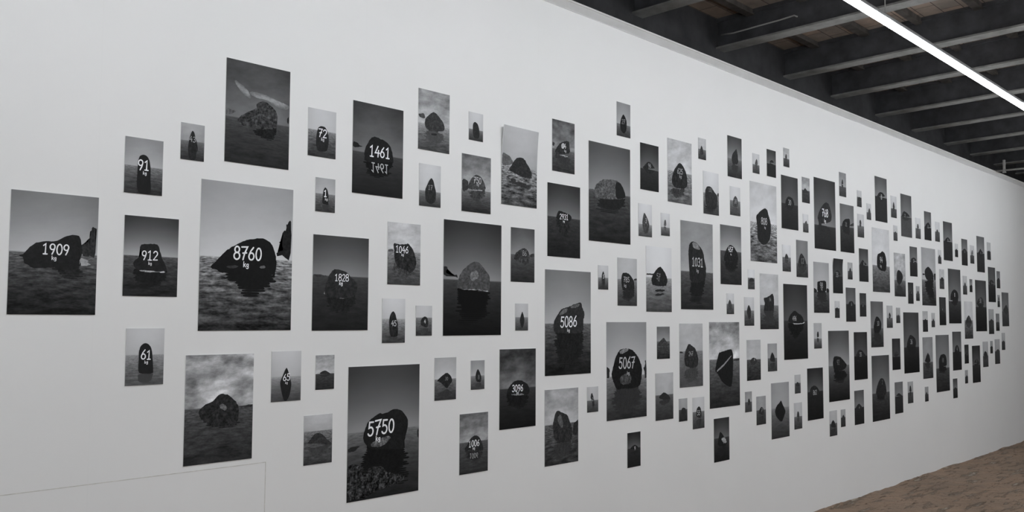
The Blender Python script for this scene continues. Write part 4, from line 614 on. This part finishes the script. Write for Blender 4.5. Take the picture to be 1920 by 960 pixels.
[9.6514,1.8187,0.1485,0.21,[0.233,0.313,0.251,0.185],0.55,0.02,0.15,[[0.216,0.4,[[-500,-76],[-241,149],[71,245],[373,142],[569,-75]]]],[["reflection",0.212,0.2,[[-500,-68],[-241,-237],[71,-309],[373,-232],[569,-69]]]],[["3",83,47,177,0.581,0,0]],0,"dark small print of a peaked rock just beyond the black egg boulder print"],
[9.8507,1.8195,0.1046,0.148,[0.686,0.639,0.404,0.186],0.5,0.1,0.2,[[0.313,0.2,[[-390,-126],[-180,192],[17,295],[225,179],[407,-131]]]],[["reflection",0.289,0.1,[[-390,-129],[-180,-367],[17,-445],[225,-358],[407,-125]]]],[],0,"pale tiny print of a wide boulder just before the fourth-last big print"],
[10.535,2.2248,0.1046,0.148,[0.818,0.77,0.397,0.225],0.5,0.02,0.15,[[0.264,0.2,[[-459,-215],[-252,126],[-76,230],[127,122],[314,-201]]]],[["reflection",0.273,0.1,[[-459,-209],[-252,-466],[-76,-544],[127,-463],[314,-221]]]],[],0,"pale tiny print of a peaked rock just beyond the fourth-last big print"],
[10.5859,1.9894,0.1485,0.21,[0.768,0.768,0.447,0.249],0.48,0.15,0.2,[[0.214,0.2,[[-545,-253],[-379,83],[13,230],[473,113],[560,-241]]]],[["reflection",0.26,0.1,[[-545,-245],[-379,-497],[13,-607],[473,-519],[560,-254]]]],[],0,"pale small print of a peaked rock just beyond the fourth-last big print"],
[10.997,1.8151,0.42,0.594,[0.323,0.545,0.314,0.143],0.58,0.02,0.1,[[0.173,0.5,[[-1605,-268],[-1267,293],[-799,595],[-114,768],[701,583],[1160,250],[1161,-290]]]],[["foam",0.678,0.5,[[-1912,-442],[-736,-470],[-892,-570],[-1919,-539]]],["reflection",0.186,0.25,[[-1605,-283],[-1267,-704],[-799,-930],[-114,-1060],[701,-921],[1160,-672],[1161,-266]]]],[["0",-89,150,390,0.823,0,0]],0,"second-last biggest-size print toward the far end, dark with an arched boulder ringed white"],
[11.3598,1.9467,0.1485,0.21,[0.77,0.732,0.449,0.206],0.52,0.02,0.2,[[0.294,0.2,[[-507,-374],[-224,184],[27,352],[247,148],[441,-374]]]],[["reflection",0.292,0.1,[[-507,-365],[-224,-781],[27,-906],[247,-754],[441,-365]]]],[],0,"pale small print of a peaked boulder just beyond the second-last big print"],
[11.5767,1.9481,0.1046,0.148,[0.449,0.636,0.25,0.142],0.5,0.02,0.1,[[0.172,0.2,[[-346,-174],[-131,61],[88,144],[291,48],[435,-177]]]],[["reflection",0.175,0.1,[[-346,-174],[-131,-350],[88,-412],[291,-340],[435,-172]]]],[],0,"grey tiny print of a wide boulder just before the last big print"],
[11.9377,1.7232,0.42,0.594,[0.297,0.453,0.226,0.131],0.52,0.02,0.1,[[0.235,0.6,[[-1819,233],[-1101,759],[-58,1038],[778,794],[1070,223]]]],[["reflection",0.203,0.3,[[-1819,240],[-1101,-155],[-58,-364],[778,-181],[1070,247]]]],[["50",-272,567,468,0.633,0,0]],0,"last biggest-size print toward the far end, dark with a bright-topped boulder"],
[12.3891,1.9833,0.2969,0.42,[0.331,0.434,0.231,0.16],0.5,0.02,0.08,[[0.213,0.4,[[-1270,152],[-790,487],[-239,602],[386,499],[999,222]]]],[["reflection",0.2,0.2,[[-1270,169],[-790,-82],[-239,-168],[386,-91],[999,117]]]],[["6",-96,215,296,0.549,0,0]],0,"dark large print of a wide boulder just beyond the last big print"],
[12.6649,2.0517,0.1485,0.21,[0.461,0.581,0.287,0.198],0.5,0.05,0.1,[[0.221,0.3,[[-613,-100],[-308,155],[38,238],[349,150],[644,-114]]]],[["reflection",0.225,0.15,[[-613,-116],[-308,-307],[38,-370],[349,-304],[644,-105]]]],[],0,"grey small print of a wide boulder well beyond the last big print"],
[12.6524,1.791,0.1046,0.148,[0.639,0.639,0.339,0.201],0.5,0.02,0.1,[[0.271,0.2,[[-262,119],[-79,449],[61,534],[179,400],[296,74]]]],[["reflection",0.261,0.1,[[-262,47],[-79,-201],[61,-264],[179,-164],[296,80]]]],[],0,"grey tiny print of a peaked boulder well beyond the last big print"],
[12.9301,1.6912,0.2969,0.42,[0.407,0.533,0.356,0.235],0.55,0.03,0.1,[[0.255,0.4,[[-1083,-114],[-369,280],[347,621],[992,240],[1345,-146]]]],[["reflection",0.265,0.2,[[-1083,-154],[-369,-449],[347,-705],[992,-419],[1345,-129]]]],[],0,"dark large print of a peaked rock well beyond the last big print"],
[12.3243,1.539,0.21,0.297,[0.665,0.636,0.326,0.193],0.46,0.03,0.1,[[0.252,0.2,[[-711,-24],[-420,215],[39,322],[567,190],[816,-50]]]],[["reflection",0.246,0.1,[[-711,-57],[-420,-236],[39,-317],[567,-218],[816,-38]]]],[],0,"grey medium print of a peaked rock just beyond the last big print"],
[12.5849,1.5314,0.1485,0.21,[0.509,0.54,0.292,0.155],0.5,0.05,0.1,[[0.282,0.2,[[-542,-323],[-232,0],[57,108],[320,-54],[571,-352]]]],[["reflection",0.246,0.1,[[-542,-366],[-232,-608],[57,-689],[320,-568],[571,-344]]]],[],0,"grey small print of a peaked rock well beyond the second-last big print"],
[10.5875,1.6477,0.21,0.297,[0.253,0.28,0.218,0.144],0.54,0.02,0.1,[[0.235,0.5,[[-774,-43],[-542,242],[-181,363],[162,225],[427,-32]]]],[["reflection",0.206,0.25,[[-774,-31],[-542,-244],[-181,-335],[162,-232],[427,-38]]]],[["4",-125,175,236,0.634,0,0]],0,"dark medium print of a peaked rock just beyond the fourth-last big print"],
[11.4609,1.5559,0.2969,0.42,[0.813,0.813,0.599,0.21],0.5,0.05,0.35,[[0.236,0.6,[[-1294,-298],[-694,252],[20,576],[587,256],[1184,-323]]]],[["reflection",0.283,0.3,[[-1294,-326],[-694,-738],[20,-981],[587,-741],[1184,-306]]]],[["3",47,154,301,0.541,0,0]],0,"pale large print of a peaked rock just beyond the second-last big print"],
[9.6411,1.3301,0.42,0.594,[0.284,0.433,0.23,0.111],0.57,0.02,0.08,[[0.185,0.3,[[-1393,-379],[-1117,180],[-733,523],[-351,802],[494,597],[1097,325],[1257,-75],[1047,-424]]]],[["reflection",0.168,0.15,[[-1393,-435],[-1117,-854],[-733,-1111],[-351,-1320],[494,-1166],[1097,-963],[1257,-663],[1047,-401]]]],[["36",-93,78,437,0.644,0,0]],0,"fifth-last biggest-size print toward the far end, near-black with a hooded boulder"],
[10.0472,1.5384,0.1485,0.21,[0.705,0.735,0.272,0.188],0.42,0.15,0.15,[[0.192,0.2,[[-575,-213],[-290,149],[19,294],[297,150],[600,-214]]]],[["reflection",0.203,0.1,[[-575,-206],[-290,-477],[19,-586],[297,-478],[600,-205]]]],[],0,"pale small print of a wide boulder directly below the fourth-last big print"],
[10.284,1.5532,0.1046,0.148,[0.734,0.715,0.363,0.21],0.55,0.02,0.15,[[0.236,0.2,[[-364,-270],[-138,52],[7,191],[197,7],[406,-293]]]],[["reflection",0.248,0.1,[[-364,-304],[-138,-542],[7,-645],[197,-509],[406,-287]]]],[],0,"pale tiny print of a peaked boulder directly below the fourth-last big print"],
[9.2294,1.2265,0.21,0.297,[0.231,0.322,0.169,0.134],0.58,0.02,0.06,[[0.249,0.5,[[-752,8],[-398,231],[-49,329],[287,194],[678,-27]]]],[["reflection",0.202,0.25,[[-752,-42],[-398,-209],[-49,-282],[287,-181],[678,-15]]]],[],0,"dark medium print of a peaked rock just beyond the seventh-last big print"],
[10.0983,1.168,0.2969,0.42,[0.561,0.629,0.37,0.214],0.6,0.08,0.25,[[0.187,0.3,[[-1030,-377],[-678,17],[-331,324],[11,519],[451,214],[740,-385],[70,-501]]]],[["reflection",0.223,0.15,[[-1030,-577],[-678,-873],[-331,-1102],[11,-1249],[451,-1020],[740,-571],[70,-484]]]],[],0,"grey large print of a peaked rock just before the third-last big print"],
[10.5479,1.0994,0.42,0.594,[0.427,0.582,0.324,0.161],0.58,0.02,0.25,[[0.17,0.3,[[-1256,226],[-1021,591],[-580,905],[407,965],[1032,770],[1270,150],[1158,-365],[-1225,-284]]]],[["reflection",0.161,0.3,[[-1225,-284],[1158,-365],[957,-1111],[-1142,-1028]]]],[["68",6,329,420,0.456,0,0]],0,"third-last biggest-size print toward the far end, grey with a square-shouldered boulder"],
[11.0251,1.2179,0.2969,0.42,[0.331,0.511,0.213,0.147],0.52,0.02,0.1,[[0.177,0.5,[[-948,-101],[-525,517],[12,653],[407,500],[932,-144]]]],[["reflection",0.174,0.25,[[-948,-159],[-525,-623],[12,-725],[407,-610],[932,-127]]]],[["4",-24,217,436,0.598,0,0]],0,"dark large print of a peaked rock directly below the second-last big print"],
[11.3534,1.1753,0.1485,0.21,[0.195,0.322,0.213,0.134],0.5,0.02,0.1,[[0.178,0.4,[[-545,-303],[-276,86],[97,216],[431,44],[637,-334]]]],[["reflection",0.17,0.2,[[-545,-350],[-276,-641],[97,-739],[431,-610],[637,-326]]]],[["9",73,-71,223,0.55,0,0]],0,"dark small print of a peaked rock down and beyond the second-last big print"],
[11.6983,1.053,0.2969,0.42,[0.214,0.409,0.232,0.148],0.52,0.02,0.08,[[0.205,0.5,[[-1023,161],[-424,446],[171,632],[727,336],[1205,66]]]],[["reflection",0.193,0.25,[[-1023,11],[-424,-202],[171,-342],[727,-120],[1205,83]]]],[["7",108,303,278,0.553,0,0]],0,"dark large print of a peaked rock well below the last big print"],
[12.0572,1.1556,0.21,0.297,[0.697,0.677,0.369,0.236],0.55,0.02,0.15,[[0.222,0.2,[[-867,-181],[-571,226],[-123,397],[467,202],[777,-224]]]],[["reflection",0.249,0.1,[[-867,-244],[-571,-549],[-123,-677],[467,-531],[777,-212]]]],[],0,"pale medium print of a peaked rock directly below the last big print"],
[12.3017,1.2338,0.1046,0.148,[0.624,0.604,0.237,0.164],0.46,0.02,0.1,[[0.2,0.2,[[-415,-300],[-201,65],[43,177],[262,30],[372,-317]]]],[["reflection",0.196,0.1,[[-415,-322],[-201,-573],[43,-649],[262,-549],[372,-311]]]],[],0,"grey tiny print of a rounded boulder down and beyond the last big print"],
[12.5364,1.1767,0.21,0.297,[0.661,0.671,0.295,0.228],0.48,0.05,0.1,[[0.266,0.2,[[-847,-90],[-360,193],[205,305],[750,169],[1035,-134]]]],[["reflection",0.26,0.1,[[-847,-155],[-360,-367],[205,-451],[750,-350],[1035,-122]]]],[],0,"grey medium print of a peaked rock down and beyond the last big print"],
[12.8019,1.2957,0.1485,0.21,[0.728,0.695,0.357,0.211],0.5,0.02,0.15,[[0.256,0.2,[[-621,-422],[-292,8],[8,141],[333,-55],[619,-444]]]],[["reflection",0.258,0.1,[[-621,-451],[-292,-774],[8,-874],[333,-727],[619,-435]]]],[],0,"grey small print of a peaked rock down and beyond the last big print"],
[11.3274,0.9238,0.1046,0.148,[0.635,0.605,0.28,0.149],0.48,0.02,0.1,[[0.225,0.2,[[-343,-300],[-122,85],[91,175],[313,17],[441,-334]]]],[["reflection",0.211,0.1,[[-343,-350],[-122,-596],[91,-653],[313,-553],[441,-328]]]],[],0,"grey tiny print of a peaked boulder well beyond the third-last big print"],
[10.9336,0.8151,0.1485,0.21,[0.309,0.491,0.24,0.154],0.5,0.02,0.1,[[0.208,0.3,[[-594,-269],[-346,52],[31,129],[392,-9],[665,-336]]]],[["reflection",0.197,0.15,[[-594,-377],[-346,-618],[31,-676],[392,-572],[665,-327]]]],[],0,"dark small print of a wide boulder just beyond the third-last big print"],
[8.377,1.2327,0.2969,0.42,[0.231,0.369,0.169,0.121],0.5,0.02,0.06,[[0.187,0.6,[[-1208,-47],[-887,286],[-571,498],[-136,563],[355,429],[842,146],[1271,-113]]]],[["reflection",0.165,0.3,[[-1208,-145],[-887,-395],[-571,-555],[-136,-603],[355,-503],[842,-290],[1271,-96]]]],[["55",-96,120,343,0.673,0,0]],0,"dark large print of a peaked rock just before the seventh-last big print"],
[8.8289,0.9274,0.42,0.594,[0.318,0.569,0.328,0.15],0.57,0.02,0.2,[[0.19,0.4,[[-1299,-444],[-1048,72],[-556,604],[-144,840],[328,881],[791,697],[1170,166],[1325,-485],[870,-793],[-893,-718]]]],[["reflection",0.163,0.3,[[-1024,-711],[979,-799],[688,-1141],[-782,-1103]]]],[["2",308,514,356,0.413,0,0]],0,"seventh-last biggest-size print toward the far end, dark with an egg-shaped boulder"],
[8.3217,0.7823,0.21,0.297,[0.369,0.545,0.219,0.164],0.5,0.02,0.08,[[0.21,0.5,[[-909,-49],[-534,192],[-62,356],[321,137],[924,-195]]]],[["reflection",0.198,0.25,[[-909,-293],[-534,-474],[-62,-597],[321,-433],[924,-183]]]],[["4",-55,-8,218,0.564,0,0]],0,"dark medium print of a peaked rock down and beyond the eighth-last big print"],
[9.273,0.8117,0.21,0.297,[0.435,0.522,0.241,0.173],0.45,0.02,0.1,[[0.209,0.4,[[-827,198],[-387,383],[4,441],[401,313],[898,100]]]],[["reflection",0.203,0.2,[[-827,38],[-387,-101],[4,-144],[401,-48],[898,112]]]],[],0,"grey medium print of a peaked rock down and before the fifth-last big print"],
[9.5807,0.8445,0.1485,0.21,[0.67,0.66,0.376,0.24],0.5,0.02,0.15,[[0.235,0.2,[[-378,100],[-196,577],[-37,704],[136,560],[301,64]]]],[["reflection",0.259,0.1,[[-378,45],[-196,-312],[-37,-408],[136,-300],[301,72]]]],[],0,"grey small print of a peaked boulder directly below the fifth-last big print"],
[10.0381,0.8027,0.1046,0.148,[0.62,0.59,0.329,0.195],0.5,0.02,0.15,[[0.254,0.2,[[-477,-211],[-259,134],[-56,248],[126,68],[325,-257]]]],[["reflection",0.248,0.1,[[-477,-286],[-259,-545],[-56,-631],[126,-495],[325,-251]]]],[],0,"grey tiny print of a peaked boulder down and beyond the fifth-last big print"],
[7.7723,0.6854,0.1495,0.2098,[0.751,0.731,0.43,0.221],0.5,0.02,0.15,[[0.202,0.3,[[-557,-276],[-387,124],[-70,293],[254,74],[513,-409]]]],[["reflection",0.242,0.15,[[-557,-497],[-387,-789],[-70,-912],[254,-753],[513,-400]]]],[],0,"pale small print of a peaked boulder directly below the eighth-last big print"],
[7.9727,0.7135,0.0966,0.1475,[0.668,0.648,0.333,0.197],0.45,0.02,0.15,[[0.248,0.2,[[-335,-175],[-170,188],[30,291],[221,159],[353,-227]]]],[["reflection",0.246,0.1,[[-335,-261],[-170,-533],[30,-610],[221,-512],[353,-222]]]],[],0,"grey tiny print of a rounded boulder directly below the eighth-last big print"]
]

for k, row in enumerate(PRINTS):
    photograph(k, row)

# ------------------------------------------------------------------ camera and world
cam = bpy.data.cameras.new('camera'); cam.sensor_width = 36; cam.lens = FOCAL_PX / 1920 * 36; cam.clip_start = .05
co = bpy.data.objects.new('camera', cam); C.objects.link(co)
mw = Matrix.Identity(4)
for i in range(3):
    for j in range(3):
        mw[i][j] = CAM_ROT[j][i] if False else CAM_ROT[i][j]
co.matrix_world = Matrix.Translation(CAM_LOC) @ mw
sc = bpy.context.scene
sc.camera = co
w = bpy.data.worlds.new('world'); sc.world = w; w.use_nodes = True
w.node_tree.nodes['Background'].inputs[0].default_value = (.8, .85, .9, 1); w.node_tree.nodes['Background'].inputs[1].default_value = .05
sc.view_settings.view_transform = 'Standard'; sc.view_settings.look = 'None'; sc.view_settings.gamma = 1; sc.view_settings.exposure = EXPOSURE
sc.view_settings.use_curve_mapping = False
sc.cycles.use_denoising = True
sc.cycles.max_bounces = 8; sc.cycles.diffuse_bounces = 6
